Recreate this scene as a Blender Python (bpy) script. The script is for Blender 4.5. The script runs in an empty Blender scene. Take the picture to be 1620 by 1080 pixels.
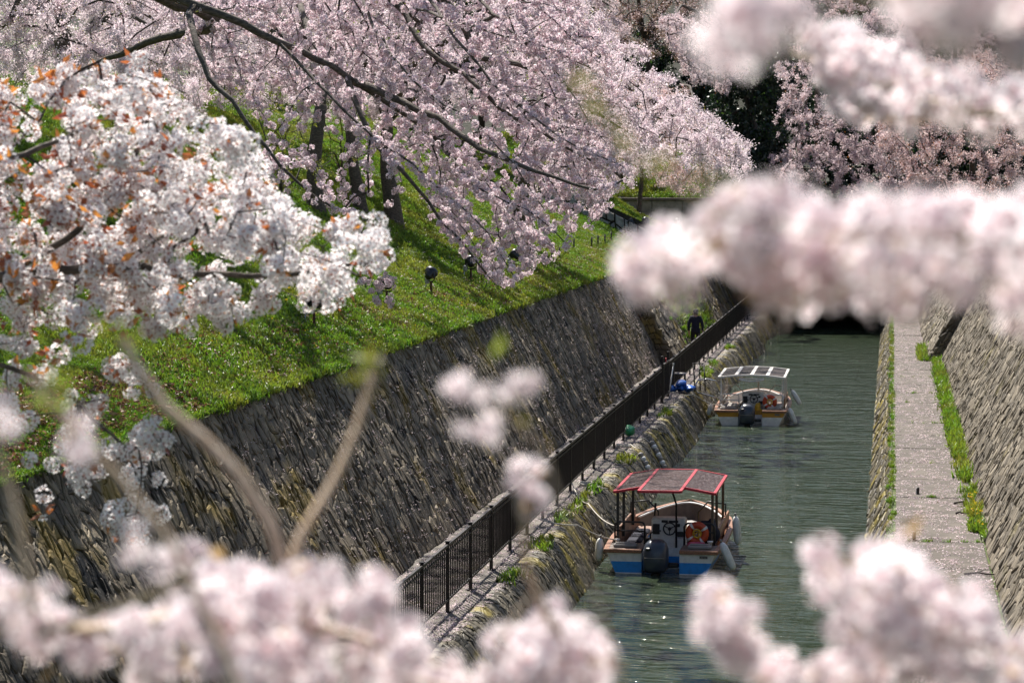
import bpy, math, random
import numpy as np
from mathutils import Matrix, Vector, Euler

# ------------------------------------------------------------------ camera, sky, sun, exposure
scene = bpy.context.scene
col = scene.collection
FPX = 3825.0                                   # focal length in photo pixels (85 mm lens, 1620 px wide)
CAM_H = 7.4                                    # camera height over the canal water
PITCH = math.atan(260 / FPX)
YAW = math.atan(601 / math.hypot(260, FPX))
C0 = np.array([0.0, 0.0, CAM_H])
FW = np.array([-math.sin(YAW) * math.cos(PITCH), math.cos(YAW) * math.cos(PITCH), -math.sin(PITCH)])
RT = np.array([math.cos(YAW), math.sin(YAW), 0.0])
UP = np.cross(RT, FW)

cam_d = bpy.data.cameras.new('camera'); cam = bpy.data.objects.new('camera', cam_d); col.objects.link(cam)
cam_d.sensor_width = 36; cam_d.lens = 85; cam_d.clip_start = 0.05; cam_d.clip_end = 2000
cam_d.dof.use_dof = True; cam_d.dof.focus_distance = 44.0; cam_d.dof.aperture_fstop = 5.6
mw = Matrix.Identity(4)
for i in range(3):
    mw[i][0] = RT[i]; mw[i][1] = UP[i]; mw[i][2] = -FW[i]; mw[i][3] = C0[i]
cam.matrix_world = mw
scene.camera = cam

SUN_DIR = np.array([-0.30, 0.60, 1.0]); SUN_DIR /= np.linalg.norm(SUN_DIR)   # towards the sun: ahead of us, to the left
world = bpy.data.worlds.new('World'); scene.world = world; world.use_nodes = True
wn = world.node_tree.nodes; wl = world.node_tree.links
bg = wn['Background']; sky = wn.new('ShaderNodeTexSky'); sky.sky_type = 'NISHITA'; sky.sun_disc = False
sky.sun_elevation = math.asin(SUN_DIR[2]); sky.sun_rotation = math.atan2(SUN_DIR[0], SUN_DIR[1])
sky.air_density = 1.0; sky.dust_density = 1.2
wl.new(sky.outputs[0], bg.inputs[0]); bg.inputs[1].default_value = 0.064
sun_d = bpy.data.lights.new('sun', 'SUN'); sun_d.energy = 5.0; sun_d.angle = math.radians(0.53); sun_d.color = (1.0, 0.95, 0.87)
sun = bpy.data.objects.new('sun', sun_d); col.objects.link(sun)
sun.rotation_euler = Vector(SUN_DIR).to_track_quat('Z', 'Y').to_euler(); sun.location = (-20, 30, 60)
vs = scene.view_settings
vs.view_transform = 'Standard'; vs.look = 'None'; vs.gamma = 1.0; vs.exposure = 1.0; vs.use_curve_mapping = False
scene.render.engine = 'CYCLES'
cy = scene.cycles
cy.max_bounces = 8; cy.diffuse_bounces = 5; cy.glossy_bounces = 3; cy.transmission_bounces = 5; cy.transparent_max_bounces = 8
cy.caustics_reflective = False; cy.caustics_refractive = False; cy.sample_clamp_indirect = 6
cy.use_denoising = True; cy.use_adaptive_sampling = True; cy.adaptive_threshold = .02

# ------------------------------------------------------------------ helpers
def P(px, py, Y):
    """photo pixel + distance along the canal -> world point"""
    d = FW * FPX + RT * (px - 810) - UP * (py - 540)
    return C0 + d * (Y / d[1])
def on_z(px, py, z):
    d = FW * FPX + RT * (px - 810) - UP * (py - 540)
    return C0 + d * ((z - CAM_H) / d[2])
def proj(p):
    v = np.asarray(p, float) - C0
    z = v @ FW
    return np.stack([810 + FPX * (v @ RT) / z, 540 - FPX * (v @ UP) / z, z], -1)

def tag(o, label=None, cat=None, group=None, kind=None):
    if label: o['label'] = label
    if cat: o['category'] = cat
    if group: o['group'] = group
    if kind: o['kind'] = kind
    return o
def empty(name, loc=(0, 0, 0), rz=0.0, **k):
    o = bpy.data.objects.new(name, None); col.objects.link(o)
    o.location = loc; o.rotation_euler = (0, 0, rz); o.empty_display_size = .2
    return tag(o, **k)
def link(name, me, parent=None, loc=None, rot=None, **k):
    o = bpy.data.objects.new(name, me); col.objects.link(o)
    if parent: o.parent = parent
    if loc is not None: o.location = loc
    if rot is not None: o.rotation_euler = rot
    return tag(o, **k)
def mesh(verts, faces, mats, midx=None, smooth=False, attrs=None, name='mesh'):
    me = bpy.data.meshes.new(name)
    me.from_pydata([tuple(v) for v in np.asarray(verts, float).tolist()], [], faces)
    for m in (mats if isinstance(mats, (list, tuple)) else [mats]): me.materials.append(m)
    if midx is not None: me.polygons.foreach_set('material_index', np.asarray(midx, np.int32))
    if smooth: me.polygons.foreach_set('use_smooth', np.ones(len(me.polygons), bool))
    if attrs:
        for an, (dom, vals) in attrs.items():
            a = me.attributes.new(an, 'FLOAT', dom); a.data.foreach_set('value', np.asarray(vals, np.float32))
    me.update()
    return me

class MB:
    """collects shapes; build() links them as one mesh object"""
    def __init__(s): s.v = []; s.f = []; s.n = 0; s.sm = []
    def add(s, v, f, smooth=False):
        v = np.asarray(v, float).reshape(-1, 3)
        s.v.append(v); s.f += [tuple(i + s.n for i in q) for q in f]; s.sm += [smooth] * len(f); s.n += len(v)
        return s
    def box(s, c, d, rz=0.0, bev=0.0, rx=0.0):
        dx, dy, dz = d[0] / 2, d[1] / 2, d[2] / 2
        if bev <= 0:
            v = [(x * dx, y * dy, z * dz) for z in (-1, 1) for y in (-1, 1) for x in (-1, 1)]
            f = [(0, 2, 3, 1), (4, 5, 7, 6), (0, 1, 5, 4), (2, 6, 7, 3), (0, 4, 6, 2), (1, 3, 7, 5)]
        else:
            b = min(bev, dx * .9, dy * .9, dz * .9)
            ring = lambda x, y, z: [(-x + b, -y, z), (x - b, -y, z), (x, -y + b, z), (x, y - b, z), (x - b, y, z), (-x + b, y, z), (-x, y - b, z), (-x, -y + b, z)]
            v = ring(dx - b, dy - b, -dz) + ring(dx, dy, -dz + b) + ring(dx, dy, dz - b) + ring(dx - b, dy - b, dz)
            f = [tuple(range(7, -1, -1)), tuple(range(24, 32))]
            for k in range(3):
                for i in range(8): j = (i + 1) % 8; f.append((k * 8 + i, k * 8 + j, k * 8 + 8 + j, k * 8 + 8 + i))
        v = np.array(v)
        M = np.array(Euler((rx, 0, rz)).to_matrix())
        return s.add(v @ M.T + np.array(c), f)
    def tube(s, pts, r, seg=8, closed=False, caps=True):
        pts = np.asarray(pts, float); n = len(pts)
        r = np.broadcast_to(np.asarray(r, float), (n,))
        if closed: t = np.roll(pts, -1, 0) - np.roll(pts, 1, 0)
        else: t = np.gradient(pts, axis=0) if n > 2 else np.repeat((pts[-1:] - pts[:1]), n, 0)
        t = t / (np.linalg.norm(t, axis=1, keepdims=True) + 1e-9)
        m = t.mean(0); ref = np.eye(3)[np.argmin(np.abs(t).sum(0))]
        a = np.cross(t, ref); a /= (np.linalg.norm(a, axis=1, keepdims=True) + 1e-9); b = np.cross(t, a)
        th = np.arange(seg) * 2 * np.pi / seg
        ring = pts[:, None] + r[:, None, None] * (np.cos(th)[None, :, None] * a[:, None] + np.sin(th)[None, :, None] * b[:, None])
        f = []
        for i in range(n if closed else n - 1):
            k = (i + 1) % n
            for j in range(seg): f.append((i * seg + j, i * seg + (j + 1) % seg, k * seg + (j + 1) % seg, k * seg + j))
        if caps and not closed: f.append(tuple(range(seg - 1, -1, -1))); f.append(tuple((n - 1) * seg + j for j in range(seg)))
        return s.add(ring.reshape(-1, 3), f, True)
    def lathe(s, prof, seg=16, c=(0, 0, 0), M=None):
        th = np.arange(seg) * 2 * np.pi / seg
        v = np.array([[(r * math.cos(t), r * math.sin(t), z) for t in th] for r, z in prof]).reshape(-1, 3)
        if M is not None: v = v @ np.array(M).T
        f = []
        for i in range(len(prof) - 1):
            for j in range(seg): f.append((i * seg + j, i * seg + (j + 1) % seg, (i + 1) * seg + (j + 1) % seg, (i + 1) * seg + j))
        f.append(tuple(range(seg - 1, -1, -1))); f.append(tuple((len(prof) - 1) * seg + j for j in range(seg)))
        return s.add(v + np.array(c), f, True)
    def prism(s, poly, axis, a, b):
        """polygon (list of 2-D) extruded along axis between a and b"""
        n = len(poly); o = [i for i in range(3) if i != axis]; v = np.zeros((2 * n, 3))
        for k, q in enumerate((a, b)):
            v[k * n:(k + 1) * n, o[0]] = [p[0] for p in poly]; v[k * n:(k + 1) * n, o[1]] = [p[1] for p in poly]; v[k * n:(k + 1) * n, axis] = q
        f = [tuple(range(n - 1, -1, -1)), tuple(range(n, 2 * n))] + [(i, (i + 1) % n, n + (i + 1) % n, n + i) for i in range(n)]
        return s.add(v, f)
    def me(s, mat):
        m = mesh(np.concatenate(s.v), s.f, mat); m.polygons.foreach_set('use_smooth', np.array(s.sm, bool))
        return m
    def build(s, name, mat, parent=None, **k): return link(name, s.me(mat), parent, **k)

def ring_pts(c, r, n=20, normal='y'):
    t = np.arange(n) * 2 * np.pi / n; z = np.zeros(n)
    d = {'y': (np.cos(t), z, np.sin(t)), 'z': (np.cos(t), np.sin(t), z), 'x': (z, np.cos(t), np.sin(t))}[normal]
    return np.stack(d, 1) * r + np.array(c)

# ------------------------------------------------------------------ materials
def new_mat(name):
    m = bpy.data.materials.new(name); m.use_nodes = True
    return m, m.node_tree.nodes, m.node_tree.links, m.node_tree.nodes['Principled BSDF']
def surf(name, cols, scale=4.0, rough=0.8, bump=0.0, bscale=None, metal=0.0, spec=0.5, shade=None, detail=6, stretch=None, rand=0.0, spots=None):
    """noise between colours; shade = name of a per-piece attribute that varies the brightness; spots = (colour, scale, threshold)"""
    m, n, l, b = new_mat(name)
    tc = n.new('ShaderNodeTexCoord'); src = tc.outputs['Object']
    geo = n.new('ShaderNodeNewGeometry'); src = geo.outputs['Position']
    if stretch:
        mp = n.new('ShaderNodeMapping'); mp.inputs['Scale'].default_value = stretch; l.new(src, mp.inputs[0]); src = mp.outputs[0]
    no = n.new('ShaderNodeTexNoise'); no.inputs['Scale'].default_value = scale; no.inputs['Detail'].default_value = detail; no.inputs['Roughness'].default_value = .6
    l.new(src, no.inputs['Vector'])
    cr = n.new('ShaderNodeValToRGB'); el = cr.color_ramp.elements
    while len(el) < len(cols): el.new(.5)
    for i, c in enumerate(cols):
        el[i].position = .3 + .4 * i / max(1, len(cols) - 1); el[i].color = (*c, 1)
    l.new(no.outputs['Fac'], cr.inputs[0]); out = cr.outputs[0]
    if spots:
        for sc_, sz, th in [spots] if not isinstance(spots, list) else spots:
            n2 = n.new('ShaderNodeTexNoise'); n2.inputs['Scale'].default_value = sz; n2.inputs['Detail'].default_value = 5; l.new(src, n2.inputs['Vector'])
            r2 = n.new('ShaderNodeMapRange'); r2.inputs[1].default_value = th; r2.inputs[2].default_value = th + .08; l.new(n2.outputs['Fac'], r2.inputs[0])
            mx = n.new('ShaderNodeMix'); mx.data_type = 'RGBA'; l.new(r2.outputs[0], mx.inputs[0]); l.new(out, mx.inputs[6]); mx.inputs[7].default_value = (*sc_, 1); out = mx.outputs[2]
    if shade or rand:
        if shade: at = n.new('ShaderNodeAttribute'); at.attribute_name = shade; f = at.outputs['Fac']
        else: at = n.new('ShaderNodeObjectInfo'); f = at.outputs['Random']
        mr = n.new('ShaderNodeMapRange'); mr.inputs[3].default_value = 1 - (rand or .45); mr.inputs[4].default_value = 1 + (rand or .45); l.new(f, mr.inputs[0])
        hs = n.new('ShaderNodeHueSaturation'); l.new(out, hs.inputs['Color']); l.new(mr.outputs[0], hs.inputs['Value']); out = hs.outputs[0]
    l.new(out, b.inputs['Base Color'])
    b.inputs['Roughness'].default_value = rough; b.inputs['Metallic'].default_value = metal; b.inputs['Specular IOR Level'].default_value = spec
    if bump:
        nb = n.new('ShaderNodeTexNoise'); nb.inputs['Scale'].default_value = bscale or scale * 4; nb.inputs['Detail'].default_value = 5; l.new(src, nb.inputs['Vector'])
        bp = n.new('ShaderNodeBump'); bp.inputs['Strength'].default_value = 1; bp.inputs['Distance'].default_value = bump; l.new(nb.outputs['Fac'], bp.inputs['Height']); l.new(bp.outputs[0], b.inputs['Normal'])
    return m
def paint(name, c, rough=0.4, metal=0.0, dirt=.25, scale=9):
    return surf(name, [tuple(x * (1 - dirt) for x in c), c, tuple(min(1, x * (1 + dirt * .4)) for x in c)], scale=scale, rough=rough, metal=metal, bump=.0006, bscale=60)
def leafy(name, base, tip, trans=.45, rand=.18, rough=.6, hue=0.0, gloss=.04, patch=None, pos=(.12, .62)):
    """thin petals and leaves: part of the light goes through; attribute rad runs from the base (0) to the tip (1)"""
    m, n, l, b = new_mat(name); n.remove(b); out = n['Material Output']
    at = n.new('ShaderNodeAttribute'); at.attribute_name = 'rad'
    cr = n.new('ShaderNodeValToRGB'); cr.color_ramp.elements[0].color = (*base, 1); cr.color_ramp.elements[1].color = (*tip, 1); cr.color_ramp.elements[0].position = pos[0]; cr.color_ramp.elements[1].position = pos[1]
    l.new(at.outputs['Fac'], cr.inputs[0])
    oi = n.new('ShaderNodeObjectInfo'); mr = n.new('ShaderNodeMapRange'); mr.inputs[3].default_value = 1 - rand; mr.inputs[4].default_value = 1 + rand * .5; l.new(oi.outputs['Random'], mr.inputs[0])
    hs = n.new('ShaderNodeHueSaturation'); l.new(cr.outputs[0], hs.inputs['Color']); l.new(mr.outputs[0], hs.inputs['Value'])
    if hue:
        mh = n.new('ShaderNodeMapRange'); mh.inputs[3].default_value = .5 - hue; mh.inputs[4].default_value = .5 + hue; l.new(oi.outputs['Random'], mh.inputs[0]); l.new(mh.outputs[0], hs.inputs['Hue'])
    if patch:                                  # noise patches of a second colour, a few metres across
        geo = n.new('ShaderNodeNewGeometry'); no = n.new('ShaderNodeTexNoise'); no.inputs['Scale'].default_value = patch[1]; no.inputs['Detail'].default_value = 4; l.new(geo.outputs['Position'], no.inputs['Vector'])
        r2 = n.new('ShaderNodeMapRange'); r2.inputs[1].default_value = .46; r2.inputs[2].default_value = .62; l.new(no.outputs['Fac'], r2.inputs[0])
        px_ = n.new('ShaderNodeMix'); px_.data_type = 'RGBA'; px_.inputs[7].default_value = (*patch[0], 1); l.new(r2.outputs[0], px_.inputs[0]); l.new(cr.outputs[0], px_.inputs[6]); l.new(px_.outputs[2], hs.inputs['Color'])
    d = n.new('ShaderNodeBsdfDiffuse'); t = n.new('ShaderNodeBsdfTranslucent'); mx = n.new('ShaderNodeMixShader'); mx.inputs[0].default_value = trans
    l.new(hs.outputs[0], d.inputs[0]); l.new(hs.outputs[0], t.inputs[0]); l.new(d.outputs[0], mx.inputs[1]); l.new(t.outputs[0], mx.inputs[2])
    g = n.new('ShaderNodeBsdfGlossy'); g.inputs['Roughness'].default_value = .45; m2 = n.new('ShaderNodeMixShader'); m2.inputs[0].default_value = gloss
    l.new(mx.outputs[0], m2.inputs[1]); l.new(g.outputs[0], m2.inputs[2]); l.new(m2.outputs[0], out.inputs[0])
    return m

M = {}
M['petal_pink'] = leafy('petal_pink', (.56, .28, .34), (.885, .78, .82), .44)
M['petal_white'] = leafy('petal_white', (.52, .17, .13), (.955, .925, .93), .48, pos=(.10, .40))
M['petal_near'] = leafy('petal_near', (.74, .42, .47), (.955, .895, .912), .62)
M['petal_far'] = leafy('petal_far', (.66, .50, .54), (.80, .67, .69), .4, .25, hue=.02)
M['petal_rose'] = leafy('petal_rose', (.55, .32, .30), (.82, .65, .65), .4, .25, hue=.02)
M['calyx'] = leafy('calyx', (.22, .05, .04), (.30, .09, .05), .25)
M['leaf_bronze'] = leafy('leaf_bronze', (.36, .11, .03), (.52, .17, .04), .5, .35, hue=.02, gloss=.08)
M['leaf_near'] = leafy('leaf_near', (.40, .26, .12), (.50, .34, .16), .5, .3)
M['leaf_young'] = leafy('leaf_young', (.22, .24, .04), (.34, .36, .05), .5, .3, hue=.03)
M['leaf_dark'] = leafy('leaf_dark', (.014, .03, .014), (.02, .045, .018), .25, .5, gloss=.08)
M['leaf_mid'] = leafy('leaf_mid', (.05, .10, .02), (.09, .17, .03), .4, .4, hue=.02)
M['leaf_brown'] = leafy('leaf_brown', (.20, .10, .06), (.34, .20, .13), .35, .4, hue=.03)
M['grass'] = leafy('grass_blade', (.05, .095, .010), (.16, .275, .018), .46, .32, hue=.025, gloss=.04, patch=((.24, .27, .03), .45))
M['dry'] = leafy('dry_leaf', (.16, .08, .04), (.24, .13, .06), .25, .5, hue=.03)
M['yellow'] = leafy('yellow_flower', (.75, .45, .01), (.8, .55, .02), .3)
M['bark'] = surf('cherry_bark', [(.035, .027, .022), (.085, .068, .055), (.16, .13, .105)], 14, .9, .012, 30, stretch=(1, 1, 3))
M['bark_lit'] = surf('twig_bark', [(.42, .30, .20), (.55, .42, .30), (.64, .52, .40)], 60, .7, .001, 200)  # much paler than bark: sunlight on the near twigs is put into the colour
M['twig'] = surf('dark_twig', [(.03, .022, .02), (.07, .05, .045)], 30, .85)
M['stone'] = surf('wall_stone', [(.068, .052, .032), (.135, .107, .070), (.215, .175, .118)], 1.1, .7, .014, 26, shade='shade',
                  spots=[((.15, .105, .024), .6, .545), ((.04, .033, .024), 1.6, .57), ((.36, .31, .25), 7, .67)], spec=.4)
M['stone_pale'] = surf('pale_wall_stone', [(.09, .073, .05), (.15, .124, .088), (.215, .182, .135)], 1.2, .75, .012, 22, shade='shade', spots=((.14, .115, .05), .9, .60))
M['stone_moss'] = surf('mossy_quay_stone', [(.045, .038, .025), (.085, .07, .042), (.14, .12, .085)], 1.6, .6, .014, 18, shade='shade',
                       spots=[((.15, .115, .010), 1.1, .52), ((.03, .028, .02), 1.9, .60)])
M['mortar'] = surf('dark_joint', [(.018, .015, .011), (.045, .037, .027)], 3, .95, .01, 30)
M['mortar_pale'] = surf('pale_joint', [(.06, .05, .038), (.11, .093, .07)], 3, .95, .01, 30)
M['block'] = surf('grey_block', [(.13, .125, .115), (.22, .21, .19), (.3, .285, .26)], 3, .85, .01, 25, rand=.3)
M['concrete'] = surf('worn_concrete', [(.07, .06, .05), (.115, .10, .085), (.165, .147, .125)], 1.4, .9, .006, 40, spots=((.08, .066, .035), 1.2, .60))
M['slab'] = surf('walkway_slab', [(.052, .043, .035), (.085, .071, .058), (.12, .102, .085)], 2.2, .9, .005, 50, rand=.1)
M['soil'] = surf('grassy_soil', [(.035, .05, .012), (.065, .10, .018), (.10, .085, .04)], 1.1, .95, .03, 14, spots=((.10, .06, .03), 1.6, .60))
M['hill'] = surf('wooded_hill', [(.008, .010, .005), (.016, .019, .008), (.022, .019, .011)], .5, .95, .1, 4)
M['iron'] = paint('dark_brown_iron', (.014, .010, .009), .45, .2)
M['black'] = paint('black_plastic', (.012, .012, .014), .4)
M['cowl'] = surf('outboard_cowl', [(.035, .042, .058), (.05, .06, .08)], 6, .28)
M['navy'] = surf('navy_cloth', [(.008, .009, .02), (.016, .017, .034)], 30, .9, .004, 60)
M['trouser'] = surf('dark_trouser', [(.006, .006, .008), (.013, .013, .016)], 30, .9, .004, 60)
M['skin'] = surf('skin', [(.42, .22, .15), (.5, .28, .2)], 20, .6)
M['hair'] = paint('dark_hair', (.01, .009, .008), .7)
M['white'] = paint('white_hull', (.72, .70, .66), .35, dirt=.22)
M['white_rail'] = paint('white_rail', (.74, .71, .66), .4, dirt=.15)
M['blue'] = paint('blue_hull', (.015, .25, .66), .3)
M['amber'] = paint('amber_hull', (.52, .24, .012), .35)
M['red'] = paint('red_frame', (.42, .018, .035), .4)
M['wood'] = surf('oiled_wood', [(.16, .065, .035), (.26, .115, .06), (.36, .18, .10)], 6, .45, .002, 40, stretch=(6, 1, 6))
M['deck'] = surf('weathered_deck', [(.13, .10, .08), (.19, .145, .115)], 8, .6, .002, 40)
M['wood_pale'] = surf('pale_bench_wood', [(.20, .11, .07), (.29, .165, .11)], 5, .5, .002, 40, stretch=(6, 1, 6))
M['brown_post'] = paint('brown_post', (.10, .06, .035), .4)
M['grey'] = paint('grey_hatch', (.24, .22, .20), .6)
M['steel'] = paint('brushed_steel', (.55, .55, .54), .28, .85, dirt=.1)
M['orange'] = paint('orange_ring', (.50, .06, .014), .5)
M['fender'] = paint('white_fender', (.72, .71, .68), .45, dirt=.2)
M['rope'] = surf('pale_rope', [(.42, .38, .32), (.62, .58, .52)], 90, .9, .003, 200)
M['tarp'] = paint('blue_tarp', (.012, .10, .42), .45)
M['greenbag'] = paint('green_bag', (.02, .26, .10), .4)
M['pinkcloth'] = paint('pink_cloth', (.6, .09, .16), .7)
M['yellowcloth'] = paint('yellow_cloth', (.62, .36, .02), .6)
M['lamp_black'] = paint('lamp_black', (.010, .012, .018), .35)
M['lamp_grey'] = paint('lamp_grey', (.32, .34, .36), .4, .3)
M['rust'] = paint('rusty_spike', (.07, .025, .015), .7)

def glassy(name, tint, rough, mixf):
    m, n, l, b = new_mat(name)
    t = n.new('ShaderNodeBsdfTransparent'); t.inputs[0].default_value = (*tint, 1)
    mx = n.new('ShaderNodeMixShader'); mx.inputs[0].default_value = mixf
    no = n.new('ShaderNodeTexNoise'); no.inputs['Scale'].default_value = 22; no.inputs['Detail'].default_value = 6
    geo = n.new('ShaderNodeNewGeometry'); l.new(geo.outputs['Position'], no.inputs['Vector'])
    cr = n.new('ShaderNodeValToRGB'); e = cr.color_ramp.elements; e[0].position = .46; e[0].color = (tint[0] * .14, tint[1] * .12, tint[2] * .12, 1); e[1].position = .74; e[1].color = (.36, .31, .31, 1)
    l.new(no.outputs['Fac'], cr.inputs[0]); l.new(cr.outputs[0], b.inputs['Base Color']); b.inputs['Roughness'].default_value = rough
    l.new(t.outputs[0], mx.inputs[1]); l.new(b.outputs[0], mx.inputs[2]); l.new(mx.outputs[0], n['Material Output'].inputs[0])
    return m
M['pane_smoke'] = glassy('smoky_pane', (.42, .30, .30), .22, .72)
M['pane_clear'] = glassy('dusty_clear_pane', (.5, .53, .53), .25, .6)

def water_mat():
    m, n, l, b = new_mat('canal_water')
    geo = n.new('ShaderNodeNewGeometry')
    b.inputs['Base Color'].default_value = (.030, .043, .025, 1); b.inputs['Roughness'].default_value = .03; b.inputs['IOR'].default_value = 1.33
    hs = []
    for sc_, st, w in ((0.7, (.5, 1.0, 1), .26), (2.0, (.36, 1.0, 1), .22), (6.0, (.4, 1.2, 1), .07)):
        mp = n.new('ShaderNodeMapping'); mp.inputs['Scale'].default_value = st; mp.inputs['Rotation'].default_value = (0, 0, .12 * sc_ % .5); l.new(geo.outputs['Position'], mp.inputs[0])
        no = n.new('ShaderNodeTexNoise'); no.inputs['Scale'].default_value = sc_; no.inputs['Detail'].default_value = 3; no.inputs['Distortion'].default_value = .6; l.new(mp.outputs[0], no.inputs['Vector'])
        mu = n.new('ShaderNodeMath'); mu.operation = 'MULTIPLY'; mu.inputs[1].default_value = w; l.new(no.outputs['Fac'], mu.inputs[0]); hs.append(mu.outputs[0])
    a = n.new('ShaderNodeMath'); l.new(hs[0], a.inputs[0]); l.new(hs[1], a.inputs[1])
    a2 = n.new('ShaderNodeMath'); l.new(a.outputs[0], a2.inputs[0]); l.new(hs[2], a2.inputs[1])
    bp = n.new('ShaderNodeBump'); bp.inputs['Strength'].default_value = 1; bp.inputs['Distance'].default_value = 1.0
    l.new(a2.outputs[0], bp.inputs['Height']); l.new(bp.outputs[0], b.inputs['Normal'])
    return m
M['water'] = water_mat()

# ------------------------------------------------------------------ scatter (for uncountable foliage)
def node_group():
    ng = bpy.data.node_groups.new('scatter', 'GeometryNodeTree')
    ng.interface.new_socket('Geometry', in_out='INPUT', socket_type='NodeSocketGeometry')
    ng.interface.new_socket('Source', in_out='INPUT', socket_type='NodeSocketCollection')
    ng.interface.new_socket('Geometry', in_out='OUTPUT', socket_type='NodeSocketGeometry')
    n = ng.nodes; l = ng.links
    gi = n.new('NodeGroupInput'); go = n.new('NodeGroupOutput')
    ci = n.new('GeometryNodeCollectionInfo'); ci.inputs['Separate Children'].default_value = True; ci.inputs['Reset Children'].default_value = True
    l.new(gi.outputs[1], ci.inputs[0])
    ip = n.new('GeometryNodeInstanceOnPoints'); ip.inputs['Pick Instance'].default_value = True
    l.new(gi.outputs[0], ip.inputs['Points']); l.new(ci.outputs[0], ip.inputs['Instance'])
    def att(nm, ty):
        a = n.new('GeometryNodeInputNamedAttribute'); a.data_type = ty; a.inputs[0].default_value = nm; return a.outputs[0]
    l.new(att('idx', 'INT'), ip.inputs['Instance Index'])
    e = n.new('FunctionNodeEulerToRotation'); l.new(att('rot', 'FLOAT_VECTOR'), e.inputs[0]); l.new(e.outputs[0], ip.inputs['Rotation'])
    l.new(att('scl', 'FLOAT'), ip.inputs['Scale']); l.new(ip.outputs[0], go.inputs[0])
    return ng
NG = node_group()
SOCK = [i.identifier for i in NG.interface.items_tree if i.in_out == 'INPUT'][1]
def variants(name, meshes):
    c = bpy.data.collections.new(name)
    for i, me in enumerate(meshes): c.objects.link(bpy.data.objects.new('%s_%02d' % (name, i), me))
    c['n'] = len(meshes); c['mesh'] = [m.name for m in meshes]
    return c
def scatter(name, pts, coll, rng, scl, parent=None, rot=None, kind='stuff', idx=None, **k):
    pts = np.asarray(pts, float).reshape(-1, 3); n = len(pts)
    me = bpy.data.meshes.new(name); me.vertices.add(n); me.vertices.foreach_set('co', pts.astype(np.float32).ravel())
    if rot is None: rot = rng.uniform(0, 2 * np.pi, (n, 3))
    if idx is None: idx = rng.integers(0, coll['n'], n)
    a = me.attributes.new('rot', 'FLOAT_VECTOR', 'POINT'); a.data.foreach_set('vector', np.asarray(rot, np.float32).ravel())
    a = me.attributes.new('scl', 'FLOAT', 'POINT'); a.data.foreach_set('value', np.broadcast_to(np.asarray(scl, np.float32), (n,)).copy())
    a = me.attributes.new('idx', 'INT', 'POINT'); a.data.foreach_set('value', np.asarray(idx, np.int32))
    o = link(name, me, parent, kind=kind, **k)
    md = o.modifiers.new('scatter', 'NODES'); md.node_group = NG; md[SOCK] = coll
    return o

# petals, blossoms, leaves --------------------------------------------------
def blossom_geo(rng, r, c, nrm, petals=5, cup=.25, fine=True):
    """one five-petalled blossom -> verts, faces, rad, material index (0 petal, 1 calyx)"""
    nrm = nrm / np.linalg.norm(nrm); a = np.cross(nrm, rng.normal(size=3)); a /= np.linalg.norm(a); b = np.cross(nrm, a)
    V = []; F = []; R = []; I = []
    ph = rng.uniform(0, 7); w = 2 * np.pi / petals
    for k in range(petals):
        t = ph + k * w + rng.normal(0, .08); cu = cup + rng.normal(0, .12)
        def pt(rad, da): return c + r * rad * (np.cos(t + da) * a + np.sin(t + da) * b) + nrm * r * cu * rad ** 1.5
        i = len(V)
        if fine:
            V += [pt(.06, 0), pt(.55, -w * .36), pt(.55, w * .36), pt(.93, -w * .30), pt(.93, w * .30), pt(.88, 0) - nrm * r * .04]
            R += [0, .55, .55, 1, 1, 1]; F += [(i, i + 1, i + 2), (i + 1, i + 3, i + 5, i + 2), (i + 2, i + 5, i + 4)]; I += [0, 0, 0]
        else:
            V += [pt(.05, 0), pt(.72, -w * .52), pt(1.02, 0), pt(.72, w * .52)]; R += [0, .8, 1, .8]; F += [(i, i + 1, i + 2, i + 3)]; I += [0]
    i = len(V); base = c - nrm * r * .35
    V += [c + a * r * .12, c + b * r * .12 - a * r * .08, c - b * r * .12 - a * r * .08, base]; R += [.3] * 4; F += [(i, i + 1, i + 3), (i + 1, i + 2, i + 3), (i + 2, i, i + 3)]; I += [1] * 3
    return V, F, R, I
def leaf_geo(rng, L, c, d, wd=.42):
    d = d / np.linalg.norm(d); a = np.cross(d, rng.normal(size=3)); a /= np.linalg.norm(a); u = np.cross(a, d)
    V = [c, c + d * L * .45 + a * L * wd * .5 + u * L * .06, c + d * L - u * L * .12, c + d * L * .45 - a * L * wd * .5 + u * L * .06, c + d * L * .5 - u * L * .02]
    return V, [(0, 1, 4), (1, 2, 4), (4, 2, 3), (0, 4, 3)], [0, .6, 1, .6, .6], [2] * 4
def cluster(rng, n, R, r, mats, leaves=0, LL=.05, fine=True, buds=0, flat=1.0):
    """a bunch of blossoms facing outwards"""
    V = []; F = []; A = []; I = []
    def put(g):
        o = len(V); V.extend(g[0]); F.extend([tuple(q + o for q in f) for f in g[1]]); A.extend(g[2]); I.extend(g[3])
    ga = math.pi * (3 - math.sqrt(5)); off = rng.uniform(0, 7)
    for k in range(n):
        z = 1 - 2 * (k + .5) / n; s = math.sqrt(1 - z * z)
        d = np.array([s * math.cos(off + k * ga), s * math.sin(off + k * ga), z]) + rng.normal(0, .22, 3); d /= np.linalg.norm(d)
        put(blossom_geo(rng, r * rng.uniform(.85, 1.12), d * R * np.array([1, 1, flat]) * rng.uniform(.75, 1.1), d + rng.normal(0, .16, 3), fine=fine, cup=rng.uniform(.0, .35)))
    for k in range(leaves):
        d = rng.normal(size=3); d[2] += .4; d /= np.linalg.norm(d)
        put(leaf_geo(rng, LL * rng.uniform(.7, 1.2), d * R * .4, d))
    return mesh(V, F, mats, I, attrs={'rad': ('POINT', A)})
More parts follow.
